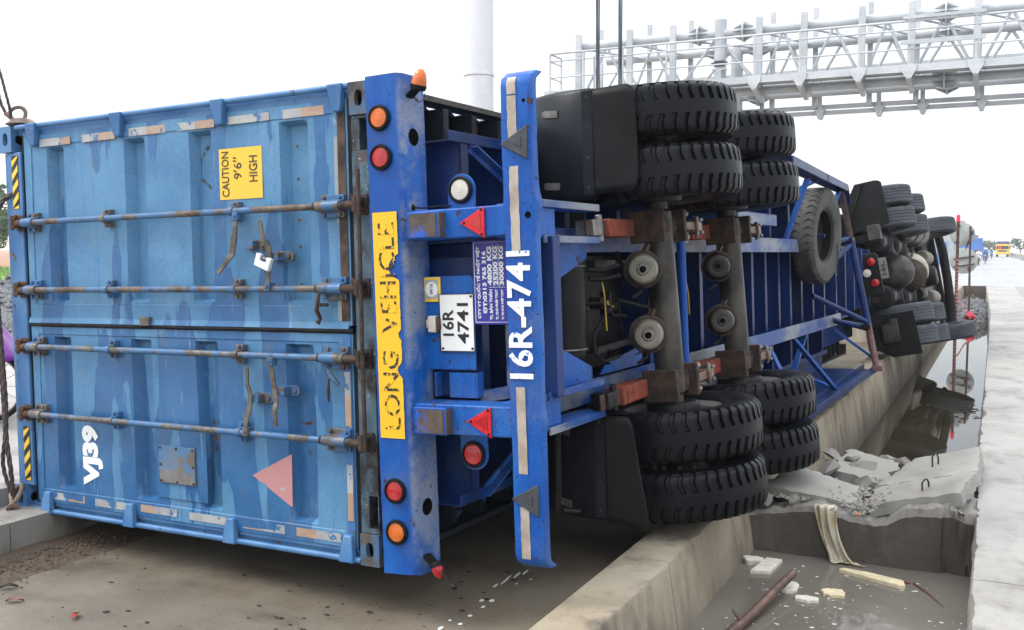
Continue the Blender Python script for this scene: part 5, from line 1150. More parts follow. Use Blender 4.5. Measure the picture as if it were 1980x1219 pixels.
def rc(a, b, r=.09):                           # rounded outer corners on the loose edge
    x = a; y = b
    if x > .76:
        t = (x-.76)/.24; m = r*(1-math.sqrt(max(0, 1-t*t)))
        y = m+(1-2*m)*b
    return x, y
def flapU(a, b, ue, ve):
    a, b = rc(a, b); w_ = 1.882+b*(2.460-1.882); v = ve-.025-a*(.245)
    return (ue-.012+.010*math.sin(b*5)*a+.02*a*a, v, w_+a*.012)
def flapL(a, b, ue, ve):
    a, b = rc(a, b); w_ = .665+(b-1)*(.585)*1.0+.03*a*(b-.5); v = ve-.025-a*(.14+.12*(1-b))
    return (ue-.012-.05*a*(1-b)+.03*a, v, w_-.02*a)
guard(1.872, 2.470, 1.695, -.635, .600, flapU, 'fender', 'u')
guard(.085, .680, 1.60, -.695, .600, flapL, 'fender', 'l')
T(MB().tube([(.75, -.62, .66), (.78, -.60, .30), (.80, -.58, .16)], .02, 8).tube([(.80, -.62, .17), (.84, -.70, .16)], .014, 8), 'guard_stay', 'grease')
# spare tyre with chain
sp_me = lug_tyre(.505, .225, .285, 40, .014, .10, (0, .16, .22, .95), .22, 5.2)
nS = Vector((-.10, -.99, -.05)).normalized(); xS = Vector((1, 0, 0)); xS = (xS-nS*xS.dot(nS)).normalized()
SF = frame(Vector((6.75, -.72, 1.735)), xS, nS.cross(xS))
swh = T(rim_mesh(.285, .225, -1), 'spare_wheel', 'grease', local=SF, smooth=35); T(sp_me, 'tyre', 'spare', swh, smooth=40)  # rim and disc coloured black for the shade in the wheel's open middle
cp = []
chn = MB()
for k in range(16):
    t = k/15; p = Vector((7.02-.0*t, -.875-.02*math.sin(t*3)+.0*t, 1.62-.50*t)) + Vector((.10*t, 0.06*t, 0)); d = Vector((0, 0, .018)) if True else 0
    sxx = Vector((.010, 0, 0)) if k % 2 else Vector((0, .010, 0))
    chn.tube([p+d+sxx*.4, p+sxx, p-d+sxx*.4, p-d-sxx*.4, p-sxx, p+d-sxx*.4, p+d+sxx*.4], .0038, 5, caps=False)
T(chn, 'chain', 'chain')
T(MB().bar((6.3, -.55, 1.735), (7.3, -.55, 1.735), .08, .06).tube([(6.75, -.5, 1.735), (6.75, -.80, 1.735)], .02, 8), 'spare_carrier', 'tblue_shade')
# landing-leg cross bar and braces
lg = lambda w_: -.73-(2.3-w_)*.176
T(MB().tube([(8.0, lg(2.3), 2.30), (8.0, lg(1.72), 1.72)], .036, 12), 'leg_tube', 'rustd', smooth=40)
T(MB().tube([(8.0, lg(1.70), 1.70), (8.0, lg(.70), .70)], .040, 12), 'leg_tube', 'tblue_shade', smooth=40)
T(MB().tube([(8.0, lg(.68), .68), (8.0, lg(.24), .24)], .038, 12).box((7.95, lg(.2)-.06, .19), (8.05, lg(.2)+.05, .25)), 'leg_tube', 'pinkpost', smooth=40)
for a, b, r in (((7.0, -.60, 1.10), (8.0, lg(.75), .75), .030), ((7.9, -.62, .79), (8.0, lg(.67), .67), .030), ((8.0, lg(1.72), 1.72), (7.4, -.62, 1.64), .028), ((8.0, lg(1.66), 1.66), (7.2, -.60, 1.28), .03), ((8.0, -.45, .79), (8.0, lg(.68), .70), .03), ((8.0, -.45, 1.62), (8.0, lg(1.72), 1.70), .03)):
    T(MB().tube([a, b], r, 10), 'leg_brace', 'tblue_shade', smooth=40)
for c in (1.70, .70): T(MB().box((7.93, lg(c)-.03, c-.03), (8.07, lg(c)+.06, c+.03)), 'leg_bracket', 'grease', bev=.006)
# side guards: a folded rail above, another below resting along the wall, with struts
def guardrail(pts, s):
    mb = MB(); pts = [Vector(p) for p in pts]
    for a, b in zip(pts, pts[1:]): mb.bar(a, b, .012, .15, up=(0, 1, 0)); mb.bar(a+Vector((0, -.07, -s*.035)), b+Vector((0, -.07, -s*.035)), .07, .010, up=(0, 1, 0)); mb.bar(a+Vector((0, .07, -s*.035)), b+Vector((0, .07, -s*.035)), .07, .010, up=(0, 1, 0))
    return mb
T(guardrail([(4.4, -.97, 2.345), (6.5, -.83, 2.340), (8.05, -.735, 2.335)], 1).bar((8.05, -.735, 2.335), (8.22, -.73, 2.13), .012, .15, up=(0, 1, 0)), 'side_guard', 'tblue_shade', bev=.003)
T(guardrail([(4.9, -.92, .055), (6.6, -.90, .075), (8.15, -1.0, .19)], -1), 'side_guard', 'tblue_shade', bev=.003)
for a, b in (((5.9, -.60, 1.69), (5.75, -.86, 2.27)), ((7.5, -.60, 1.69), (7.75, -.76, 2.25)), ((6.6, -.34, 2.14), (6.5, -.80, 2.30)), ((4.8, -.34, 2.14), (4.9, -.92, 2.31)), ((6.05, -.60, .73), (6.75, -.88, .12)), ((6.9, -.55, .72), (6.0, -.60, .30)), ((7.0, -.34, .30), (6.9, -.86, .10)), ((5.3, -.56, .70), (5.2, -.88, .10)), ((8.0, -.58, .70), (8.1, lg(.3), .30)), ((6.3, -.3, .70), (5.6, -.34, .30)), ((5.2, -.3, .70), (6.0, -.34, .30))):
    T(MB().bar(a, b, .055, .03), 'guard_strut', 'tblue', bev=.003)
# ------------------------------------------------------------------ the tractor unit
RKm = [[0.0708822, -0.9765187, -0.2034376], [0.9956997, 0.0570724, 0.0729713], [-0.0596471, -0.2077352, 0.9763649]]
FK = M4(RKm, (-1.547054, 16.225785, 1.543965))
tk = thing('tractor_unit', 'overturned tractor unit ahead of the trailer, axles and gearbox showing', 'truck', FK)
def K(mb, name, mat, par=tk, **k): return mb.build(name, M[mat], par, **k)
kt = rib_tyre(.505, .275, .285, 4).build('tyre', M['tyre_dry'], smooth=30, mesh_only=True)
krim = {s: rim_mesh(.285, .275, s).build('wheel', M['rim'], smooth=35, mesh_only=True) for s in (1, -1)}
for u in (0, 1.33):
    for c, s in ((1.065, -1), (.725, 1), (-.725, -1), (-1.065, 1)):
        wh = link('wheel', krim[s], tk, local=Matrix.Translation((u, 0, c))); link('tyre', kt, wh)
    K(MB().lathe([(.10, -.98), (.10, -.62), (.125, -.58), (.125, -.30), (.20, -.22), (.24, -.18), (.24, .18), (.20, .22), (.125, .30), (.125, .58), (.10, .62), (.10, .98)], (u, 0, -.05), (0, 0, 1), 24), 'drive_axle', 'grease', smooth=50)
    K(MB().lathe([(0, -.36), (.10, -.35), (.19, -.30), (.25, -.20), (.275, -.08), (.275, .04), (.24, .08), (.24, .18)], (u-.0, -.03, -.07), (.75, .66, 0), 28).lathe([(.285, .03), (.30, .035), (.30, .07), (.285, .075)], (u, -.03, -.07), (.75, .66, 0), 28), 'differential', 'axle' if u == 0 else 'rustd', smooth=45)
    for s in (1, -1):
        K(MB().lathe([(.14, -.42), (.185, -.40), (.19, -.1), (.21, -.08), (.21, -.05), (.17, -.03), (.15, .08), (.17, .1), (.17, .13), (0, .14)], (u-.10, .10, s*.43), (1, 0, 0), 28).lathe([(0, -.43), (.14, -.42)], (u-.10, .10, s*.43), (1, 0, 0), 28), 'suspension_bellows', 'grease', smooth=40)
        K(MB().tube([(u+.15, .02, s*.42), (u+.40, .0, s*.42)], .05, 12).box((u+.1, -.08, s*.52-.03), (u+.22, .12, s*.52+.03)).tube([(u+.30, -.05, s*.50), (u+.44, .02, s*.30)], .02, 8), 'brake_actuator', 'steel', smooth=40, bev=.004)
        K(MB().box((u-.55, .14, s*.46-.04), (u+.55, .24, s*.46+.04)), 'tractor_spring', 'rustd', bev=.005)
for w_ in (1.04, -1.04):
    wh = link('wheel', krim[1 if w_ > 0 else -1], tk, local=Matrix.Translation((5.45, -.02, w_)) @ Matrix.Rotation(R_(-5 if w_ < 0 else 3), 4, 'Y')); link('tyre', kt, wh)
K(MB().tube([(5.45, 0, -.95), (5.45, .12, -.7), (5.45, .14, .7), (5.45, 0, .95)], .06, 12), 'front_axle', 'grease', smooth=50)
for w_ in (.43, -.43): K(MB().box((-1.15, .24, w_-.04), (6.4, .50, w_+.04)), 'chassis_rail', 'grease')
for u in (-1.1, .66, 2.2, 3.6, 5.0, 6.3): K(MB().box((u-.05, .26, -.39), (u+.05, .48, .39)), 'chassis_crossmember', 'grease')
def fl(pts, u, lab):
    q = [(u, v, w_) for v, w_ in pts]; return K(MB().prism(q, (.012, 0, 0)), 'mud_flap', 'flap')
f1 = fl([(.16, 1.27), (-.12, 1.27), (-.18, 1.255), (-.215, 1.22), (-.232, .66), (-.22, .60), (.36, .55), (.40, .78), (.30, 1.05)], -.70, 'u')
K(MB().bar((-.715, .06, 1.26), (-.715, .32, .70), .02, .06), 'flap_rail', 'grease', f1)
f2 = fl([(.30, -.70), (-.318, -.70), (-.345, -1.33), (.06, -1.33), (.26, -1.20)], -.70, 'l')
K(MB().box((-.80, -.05, .40), (-.60, .52, .50)), 'flap_bracket', 'grease'); K(MB().box((-.95, -.11, .385), (-.78, .06, .60)), 'step_box', 'axle', bev=.006)
K(MB().box((-.80, -.0, -.85), (-.62, .40, -.72)), 'flap_bracket', 'grease'); K(MB().box((-.80, -.09, -1.11), (-.715, .13, -.78)), 'step_box', 'axle', bev=.006)
lp = K(MB().prism([(-1.02, v, w_) for v, w_ in ((-.03, .16), (.02, .20), (.20, .20), (.26, .14), (.26, -.36), (.22, -.40), (-.03, -.40))], (.06, 0, 0)), 'tail_lamp_panel', 'grease', bev=.01)
for v, w_, l in ((.068, .072, 'redl'), (.150, -.080, 'whitel'), (.062, -.235, 'redl')):
    K(MB().lathe([(.068, 0), (.072, .012), (.06, .016)], (-1.022, v, w_), (-1, 0, 0), 24), 'lamp_ring', 'black', lp); K(MB().lathe([(.058, .0), (.056, .018), (.03, .026), (0, .028)], (-1.022, v, w_), (-1, 0, 0), 24), 'lamp_lens', l, lp, smooth=50)
np_ = K(MB().box((-1.05, -.14, -.20), (-1.035, -.03, .10)), 'number_plate', 'plateg', bev=.004)
text_part('lettering', '16L', .07, (-1.0525, -.108, -.145), X_, Y_, M['platek'], np_, width=.19, height=.05, bold=.001)
K(MB().lathe([(0, -.5), (.17, -.48), (.18, -.2), (.30, -.05), (.33, .10), (.30, .2), (.24, .3), (.22, .7), (0, .72)], (2.7, .12, .10), (1, 0, 0), 28), 'gearbox', 'cream', smooth=40)
K(MB().box((2.9, .0, -.30), (4.6, .45, .30)).lathe([(0, -.22), (.17, -.2), (.2, 0), (.17, .2), (0, .22)], (3.6, -.02, .0), (0, 1, 0), 20), 'engine_sump', 'grease', bev=.03)
K(MB().tube([(1.33, -.02, -.05), (2.4, .10, .05)], .05, 12).tube([(.2, 0, -.07), (1.1, -.02, -.06)], .05, 12), 'drive_shaft', 'steel', smooth=40)
for u, v, w_, r, l_, m in ((2.3, .05, .78, .20, .9, 'axle'), (4.3, .02, .40, .13, .7, 'chamber'), (4.2, .03, -.36, .14, .8, 'chamber'), (2.9, .05, -.32, .13, .5, 'tank'), (2.6, .08, -.85, .26, 1.3, 'tank'), (3.5, .08, .86, .27, 1.2, 'axle')):
    K(MB().lathe([(0, -l_/2), (r*.8, -l_/2+.01), (r, -l_/2+.05), (r, -.03), (r*1.04, -.025), (r*1.04, .025), (r, .03), (r, l_/2-.05), (r*.8, l_/2-.01), (0, l_/2)], (u, v, w_), (1, 0, 0), 24), 'side_tank', m, smooth=40)
K(MB().box((4.6, .05, -.62), (5.0, .40, -.36)).box((4.4, -.02, .10), (4.9, .3, .26)), 'battery_box', 'grease', bev=.02)
K(MB().tube([(3.4, .1, .5), (4.0, -.02, .30), (4.7, .0, .05), (5.2, .1, -.1)], .03, 8).tube([(2.0, .15, .2), (2.6, .0, .35), (3.3, .05, .55)], .022, 8).tube([(2.2, .1, -.2), (3.0, -.04, -.15), (4.1, .05, -.2)], .025, 8), 'pipes', 'rustd', smooth=60)
K(MB().box((-1.0, .34, -.80), (3.4, .58, .80)).box((1.8, .22, -1.0), (3.4, .5, 1.0)), 'dark_gap_fill', 'black')  # black boxes added to darken the open gaps between the tractor's axles
K(MB().box((-.2, .12, .12), (.12, .34, .36)).box((.5, .10, -.34), (.9, .34, -.12)).box((.55, .12, .15), (.85, .34, .40)).tube([(-.6, .2, .2), (.3, .12, .28), (1.2, .2, .22)], .025, 8).tube([(-.6, .18, -.25), (.4, .10, -.2), (1.4, .2, -.28)], .022, 8), 'axle_linkage', 'grease', bev=.01)
# front bumper seen from beneath, cab body beyond
pts = [(6.15, .02, w_) for w_ in ()]
K(MB().tube([(5.95, .10, 1.20), (6.18, -.08, 1.02), (6.24, -.11, .6), (6.20, -.10, 0), (6.10, -.08, -.6), (5.98, -.03, -1.0), (5.8, .1, -1.15)], [.06, .085, .09, .09, .09, .085, .06], 8).box((5.9, .0, -.9), (6.15, .5, .95)), 'front_bumper', 'black', smooth=60)
K(MB().prism([(4.55, .45, -1.22), (6.05, .25, -1.22), (6.35, .8, -1.22), (6.30, 1.6, -1.22), (6.0, 2.45, -1.22), (4.6, 2.5, -1.22)], (0, 0, 2.44)), 'cab_body', 'cream', bev=.06)
K(MB().box((3.3, .20, -.85), (5.3, .9, .90)).box((5.2, .12, -.75), (5.95, .8, .78)).box((4.5, .05, .42), (5.2, .5, .80)), 'engine_bay', 'black', bev=.04)
K(MB().prism([(6.36, 1.0, -1.0), (6.36, 1.0, 1.0), (6.12, 2.1, .95), (6.12, 2.1, -.95)], (.012, .01, 0)), 'windscreen', 'glass')
for w_ in (1.05, -1.05): K(MB().lathe([(.62, -.15), (.62, .15)], (5.45, 0, w_), (0, 0, 1), 40), 'wheel_arch', 'black') if False else None
K(MB().box((4.95, .25, .92), (5.95, .46, 1.22)).box((4.95, .25, -1.22), (5.95, .46, -.92)), 'wheel_arch', 'black', bev=.03)
K(MB().box((.6, .52, -.5), (1.7, .60, .5)).lathe([(0, .0), (.48, .0), (.48, .08), (0, .10)], (1.0, .60, 0), (0, 1, 0), 32), 'fifth_wheel', 'grease', bev=.01)
K(MB().box((1.95, .05, .95), (2.25, .55, 1.22)).box((2.45, .0, 1.0), (4.2, .08, 1.2)), 'side_step', 'grease', bev=.01)

# ------------------------------------------------------------------ ropes and shackles on the container
def W(p): return FC @ Vector(p)
def rope(name, pts, r, label, group=None, twist=True, mat='rope', n=3):
    """stranded wire rope along a smooth curve"""
    pts = [Vector(p) for p in pts]; out = []
    for i in range(len(pts)-1):
        p0, p1, p2, p3 = pts[max(i-1, 0)], pts[i], pts[i+1], pts[min(i+2, len(pts)-1)]
        for k in range(12):
            t = k/12; out.append(.5*((2*p1)+(p2-p0)*t+(2*p0-5*p1+4*p2-p3)*t*t+(3*p1-p0-3*p2+p3)*t**3))
    out.append(pts[-1]); mb = MB()
    if not twist: mb.tube(out, r, 8)
    else:
        Ls = 0
        st = [[] for _ in range(n)]; x = None
        for i, p in enumerate(out):
            d = (out[min(i+1, len(out)-1)]-out[max(i-1, 0)]).normalized()
            if x is None: x, y, _ = orth(d)
            x = (x-d*x.dot(d)).normalized(); y = d.cross(x)
            if i: Ls += (p-out[i-1]).length
            for k in range(n):
                a = Ls/(r*9)*2*PI/1.5+2*PI*k/n; st[k].append(p+(x*math.cos(a)+y*math.sin(a))*r*.5)
        for s_ in st: mb.tube(s_, r*.58, 6)
    return tag(mb.build(name, M[mat], smooth=70), label, 'rope', group)
def shackle(o, x, y, s, label):
    F = frame(Vector(o), x, y); t = thing('shackle', label, 'shackle', F)
    MB().tube([(math.cos(a)*.045*s, math.sin(a)*.055*s+.02*s, 0) for a in [R_(-40+260*k/14) for k in range(15)]], .012*s, 8).build('bow', M['shackle'], t, smooth=60)
    MB().tube([(-.06*s, -.018*s, 0), (.065*s, -.018*s, 0)], .013*s, 8).lathe([(.012*s, 0), (.03*s, .004), (.03*s, .012), (.012*s, .016)], (.065*s, -.018*s, 0), (1, 0, 0), 12).build('pin', M['shackle'], t, smooth=50); return t
shackle(W((.05, 2.80, 2.50)), (.3, .2, -.3), (-.1, .1, 1), 1.0, 'rusty shackle on the upper roof corner of the container')
MB().lathe([(.010, 0), (.06, .0), (.10, .018), (.06, .05), (.02, .06), (0, .06)], W((.085, 2.78, 2.438)), (FC.to_3x3() @ Vector((0, 0, 1))), 18).build('lug_plate', M['shackle'], bpy.data.objects['shackle']).matrix_parent_inverse = bpy.data.objects['shackle'].matrix_world.inverted()
shackle(W((-.05, 2.835, .085)), (.7, -.5, -.3), (.2, .4, .8), 1.25, 'bent rusty shackle hooked in the lower roof corner of the container')
# ropes on the left: two loops above, a pair hanging below
rope('wire_rope', [W((.03, 2.805, 2.50)), W((-.0, 2.80, 2.62)), W((-.02, 2.87, 2.86)), W((-.02, 3.05, 3.05)), W((0, 3.3, 3.2))], .009, 'wire rope rising in an arc from the upper corner shackle', 'wire ropes at the left of the container')
rope('wire_rope', [W((.03, 2.83, 2.50)), W((.01, 2.87, 2.58)), W((.0, 2.93, 2.75)), W((.0, 3.1, 2.86)), W((0, 3.4, 2.9))], .010, 'lower wire rope leaving the upper corner shackle to the left', 'wire ropes at the left of the container')
rope('wire_rope', [W((0, 3.1, 3.0)), W((.0, 2.97, 3.25)), W((-.02, 2.85, 3.42)), W((-.02, 2.91, 3.62)), W((-.02, 2.86, 3.74)), W((-.02, 2.58, 3.98)), W((0, 2.3, 4.3))], .010, 'wire rope snaking across the upper left corner of the picture', 'wire ropes at the left of the container')
rope('wire_rope', [W((-.05, 2.84, .10)), W((-.07, 2.825, .28)), W((-.06, 2.87, .48)), W((-.05, 2.875, .72)), W((-.05, 2.90, 1.2)), W((-.05, 2.93, 1.75)), W((-.02, 2.88, 1.95)), W((.02, 2.80, 2.02))], .015, 'thick greasy rope hanging beside the container down to the bent shackle', 'wire ropes at the left of the container')
rope('wire_rope', [W((-.05, 2.86, .12)), W((-.07, 2.90, .30)), W((-.06, 2.88, .50)), W((-.05, 2.90, .75)), W((-.05, 2.94, 1.3)), W((-.05, 2.97, 1.9)), W((-.05, 3.0, 2.3))], .013, 'second greasy rope hanging behind it at the picture edge', 'wire ropes at the left of the container')
# crane cables to the trailer
for i, (x, y, lab) in enumerate([(-2.965, 7.62, 'left crane cable rising from behind the upper mudguard'), (-2.80, 7.69, 'right crane cable rising from behind the upper mudguard')]):
    p = Vector((x, y, 2.45)); a = rope('crane_cable', [p, p+Vector((-.004, -.0, .7)), p+Vector((-.012, -.01, 3.5)), p+Vector((-.02, -.02, 9))], .011, lab, 'crane cables', False, 'cable')
    q = p+Vector((.028, .0, 0)); MB().tube([q, q+Vector((-.016, -.0, .9)), q+Vector((-.012, -.01, 3.5)), q+Vector((-.02, -.02, 9))], .006, 6).build('cable_tail', M['cable'], a, smooth=60)
# ------------------------------------------------------------------ background
ga = thing('toll_gantry', 'pale steel sign gantry with railed walkway spanning the road above the lorry', 'gantry', loc=(0, 0, 0))
def Gp(mb, name, mat='galv', par=ga, **k): return mb.build(name, M[mat], par, **k)
Y1, Y2, Yw = 24.45, 25.65, 23.76; X0, X1 = -10.0, 5.0
for y, z, x0 in ((Y1, 7.05, -10.05), (Y2, 6.86, -9.7)):
    Gp(MB().tube([(x0, y, z), (X1, y, z)], .115, 16), 'chord_pipe', smooth=50)
for y, z, x0 in ((Y2, 5.67, -9.7), (Y1, 5.62, -9.9)): Gp(MB().tube([(x0, y, z), (X1, y, z)], .105, 16), 'chord_pipe', smooth=50)
px = [-9.95, -8.57, -7.45, -5.34, -4.30, -3.02, -1.97, -.64, .7, 1.9, 3.1, 4.4]
for x in px:
    Gp(MB().box((x-.075, Yw+.42, 5.8), (x+.075, Yw+.55, 7.32)), 'gantry_post', bev=.006)
    Gp(MB().box((x-.06, Y2+.12, 5.3), (x+.06, Y2+.22, 7.75)), 'gantry_post', bev=.006)
for k in range(len(px)-1):
    a, b = px[k], px[k+1]; m = (a+b)/2
    for y, z0, z1 in ((Y1, 5.66, 7.0), (Y2, 5.7, 6.8)):
        Gp(MB().tube([(a, y, z0), (m, y, z1)], .035, 8), 'truss_brace', smooth=50); Gp(MB().tube([(m, y, z1), (b, y, z0)], .035, 8), 'truss_brace', smooth=50)
    Gp(MB().tube([(a, Y1, 7.0), (b, Y2, 6.82)], .03, 8), 'truss_brace', smooth=50); Gp(MB().tube([(m, Y1, 5.62), (b, Y2, 5.68)], .03, 8), 'truss_brace', smooth=50)
# walkway
for y in (Yw, Yw+.18, Yw+.36): Gp(MB().box((-10.5, y-.03, 5.70), (X1, y+.03, 5.84)), 'walkway_beam')
Gp(MB().box((-10.5, Yw+.04, 5.845), (X1, Yw+.62, 5.87)), 'walkway_deck')
for x in [-10.52, -9.6]+px[1:]:
    Gp(MB().box((x-.022, Yw-.055, 5.72), (x+.022, Yw-.015, 6.80)), 'rail_post')
    b = Gp(MB().prism([(x-.16, Yw-.06, 5.86), (x+.16, Yw-.06, 5.86), (x+.16, Yw-.06, 5.74), (x+.05, Yw-.06, 5.56), (x-.05, Yw-.06, 5.56), (x-.16, Yw-.06, 5.74)], (0, .02, 0)).bar((x, Yw-.04, 5.60), (x, Yw+.95, 5.42), .10, .12), 'walkway_bracket', bev=.004)
    Gp(MB().box((x-.02, Yw+.66, 5.86), (x+.02, Yw+.70, 6.80)), 'rail_post') if x < -9.5 else None
for z, r in ((6.79, .028), (6.60, .020), (6.19, .020)): Gp(MB().tube([(-10.52, Yw-.03, z), (X1, Yw-.03, z)], r, 8), 'hand_rail', smooth=60); Gp(MB().tube([(-10.52, Yw-.03, z), (-10.52, Yw+.68, z)], r, 8), 'hand_rail', smooth=60)
Gp(MB().box((-2.1, Yw-.08, 6.83), (-.46, Yw-.03, 6.90)).box((-2.15, Yw-.08, 6.28), (-.46, Yw-.03, 6.38)), 'sign_bracket_bar')
# second, lower beam at the back
for z in (5.20, 5.34): Gp(MB().box((-9.5, Y2+.25, z-.05), (X1, Y2+.35, z+.05)), 'lower_beam')
for x in (-8.3, -6.9, -5.6, -4.18, -2.80, -1.82, -.55, .9, 2.3, 3.7): Gp(MB().box((x-.05, Y2+.18, 5.1), (x+.05, Y2+.26, 5.75)).prism([(x-.13, Y2+.16, 5.28), (x+.13, Y2+.16, 5.28), (x+.04, Y2+.16, 5.05), (x-.04, Y2+.16, 5.05)], (0, .3, 0)), 'beam_hanger')
for z in (6.15, 6.45): Gp(MB().box((-8, 27.0, z-.03), (X1, 27.05, z+.03)), 'far_rail')
Gp(MB().box((-9.5, 26.95, 6.02), (X1, 27.1, 6.14)), 'far_rail')
# legs and flange joints
for x, y in ((-6.32, 24.45), (-6.2, 25.65)): Gp(MB().tube([(x, y, .2), (x, y, 7.38 if y < 25 else 6.95)], .15, 20), 'gantry_leg', smooth=50)
def flange(x, y, z, s=1):
    mb = MB().lathe([(.115, -.02), (.25*s, -.02), (.25*s, .02), (.115, .02)], (x, y, z), (1, 0, 0), 12)
    for k in range(8):
        a = 2*PI*k/8; d = Vector((0, math.cos(a), math.sin(a))); o = Vector((x, y, z)); xx = Vector((.26, 0, 0))
        mb.prism([o+d*.24*s, o+d*.115+xx, o+d*.115-xx], d.cross(Vector((1, 0, 0)))*.012)
    Gp(mb, 'flange_joint', smooth=0)
for x in (-6.85, -5.75, -1.28): flange(x, Y1, 7.05)
for x in (-6.7, -5.65, -1.28): flange(x, Y2, 6.86); flange(x, Y2, 5.67)
flange(-1.28, Y1, 5.62)
cm_ = Gp(MB().box((-6.42, 24.05, 6.12), (-6.10, 24.25, 6.16)).box((-6.32, 24.05, 5.86), (-6.2, 24.2, 6.12)), 'camera_mount'); Gp(MB().tube([(-6.37, 24.1, 6.28), (-6.12, 24.1, 6.28)], .075, 12).box((-6.45, 24.08, 6.25), (-6.05, 24.12, 6.31)), 'camera_body', 'glass', cm_)

tag(MB().lathe([(.365, 0), (.36, 3), (.352, 5.74)], (-11.386, 21.465, FR), (0, 0, 1), 36).lathe([(.352, 5.74), (.372, 5.74), (.372, 5.80), (.350, 5.80), (.345, 8), (.335, 16)], (-11.386, 21.465, FR), (0, 0, 1), 36).build('steel_mast', M['polew'], smooth=40), 'thick white mast standing behind the container, cut off by the top of the frame', 'mast')

# signs, posts and tape by the gravel heap
def wp(px_, Yd): return 0
gp1 = thing('warning_post', 'red brown post with a red lamp on top, wrapped in barrier tape', 'post', loc=(-1.20, 32.0, -.66))
MB().tube([(0, 0, 0), (.0, 0, 3.30)], .045, 10).build('pole', M['rust'], gp1, smooth=50); MB().lathe([(.06, 0), (.065, .03), (.055, .05), (.05, .17), (.03, .21), (0, .215)], (0, 0, 3.28), (0, 0, 1), 16).build('warning_lamp', M['redlamp'], gp1, smooth=50)
mb = MB()
for k in range(16): mb.lathe([(.047, 0), (.048, .05)], (0, 0, .5+k*.11), (.25, .1, 1), 10)
mb.build('tape_wrap', M['tapewr'], gp1, smooth=50)
gp2 = thing('scaffold_post', 'thin rusty scaffold pole in front of the round signs', 'post', loc=(-.87, 33.0, -.66))
MB().tube([(0, 0, 0), (-.03, 0, 3.17)], .032, 10).lathe([(.05, -.05), (.055, 0), (.05, .05)], (-.03, 0, 1.9), (0, 0, 1), 10).build('pole', M['rust'], gp2, smooth=50)
def disc(x, y, z, r, lab, bars, yaw=0.0):
    t = thing('round_sign', lab, 'road sign', loc=(x, y, z), rotz=yaw, group='round signs seen from behind')
    MB().lathe([(0, -.01), (r*.97, -.01), (r, -.004), (r, .012), (r*.97, .012), (r*.96, .0), (0, 0)], (0, 0, 0), (0, 1, 0), 40).build('sign_plate', M['sgrey'], t, smooth=30)
    for a, b, m in bars: MB().bar(a, b, .05, .03).build('sign_bracket', M[m], t)
    return t
disc(-1.12, 33.4, 2.27, .354, 'upper round sign seen from behind, with a slanting dark bracket', [((.10, -.04, -.45), (.28, -.04, .12), 'black'), ((-.12, -.03, .2), (-.08, -.03, .3), 'signblue'), ((-.22, -.03, -.28), (-.15, -.03, -.18), 'signblue'), ((.26, -.035, .0), (.30, -.035, .05), 'signblue')])
disc(-1.11, 34.7, 1.46, .41, 'lower round sign seen from behind, with two thin cross ties', [((-.30, -.03, .05), (.30, -.03, .15), 'rebar'), ((-.30, -.03, -.20), (.30, -.03, -.10), 'rebar')])
tag(MB().box((-1.255, 33.5, 2.36), (-1.06, 33.53, 2.68)).build('sign_board', M['sgrey']), 'small grey square board behind the upper round sign', 'board')
tag(MB().grid(3, 14, lambda a, b: (-1.15+b*.36+(a-.5)*.02, 31.9, .35-b*.55+(a-.5)*.045+.03*math.sin(b*9))).build('barrier_tape', M['tapewr'], smooth=60), 'red and white barrier tape trailing from the post to the gravel', 'tape')
fl_ = MB().grid(8, 8, lambda a, b: (-.83+(a-b)*.17, 32.4+.06*math.sin(a*5+b*3), -.17+(a+b-1)*.18)).build('red_flag', M['flag'], smooth=60); fl_.modifiers.new('thick', 'SOLIDIFY').thickness = .004
tag(fl_, 'bright red diamond shaped flag lying on the gravel heap', 'flag')
# gravel heaps
def heap(name, cx_, cy_, rx_, ry_, h, z0, seed, n, s, clip=None):
    mb = MB(); rnd = random.Random(seed)
    hf = lambda x, y: max(0, 1-((x-cx_)/rx_)**2-((y-cy_)/ry_)**2)**.7*h*(1+.3*fbm(x*2, y*2))
    mb.grid(26, 26, lambda a, b: (cx_+(a-.5)*2*rx_, cy_+(b-.5)*2*ry_, z0+hf(cx_+(a-.5)*2*rx_, cy_+(b-.5)*2*ry_)-.02))
    for i in range(n):
        x, y = cx_+rnd.uniform(-1, 1)*rx_, cy_+rnd.uniform(-1, 1)*ry_
        if clip and not clip(x, y): continue
        pebble(mb, x, y, z0+hf(x, y)-.02, s*rnd.uniform(.6, 1.5))
    return tag(mb.build(name, M['gravel'], smooth=0), kind='stuff')
heap('gravel_heap', -.88, 36.5, .78, 4.8, .66, -.55, 4, 2200, .045, lambda x, y: x < -.33)
heap('gravel_heap', -20.5, 14.5, 5.5, 3.2, 1.0, .10, 5, 2600, .085)
for i, (x, y, z, s, lab) in enumerate([(-25.3, 17.2, .4, .55, 'dark boulder beside the blue tarpaulin'), (-26.6, 18.2, .45, .6, 'pale boulder behind the tarpaulin'), (-28.8, 19.4, .4, .7, 'largest and farthest boulder left of the container')]):
    tag(chunk((x, y, z), (s, s*.8, s*.6), 40+i, M['broken'] if i % 2 else M['gravel'], 'boulder'), lab, 'boulder', 'boulders behind the container')
tag(chunk((-24.9, 16.6, .35), (.7, .5, .25), 61, M['tarp'], 'blue_tarp'), 'crumpled blue tarpaulin among the boulders', 'tarp')

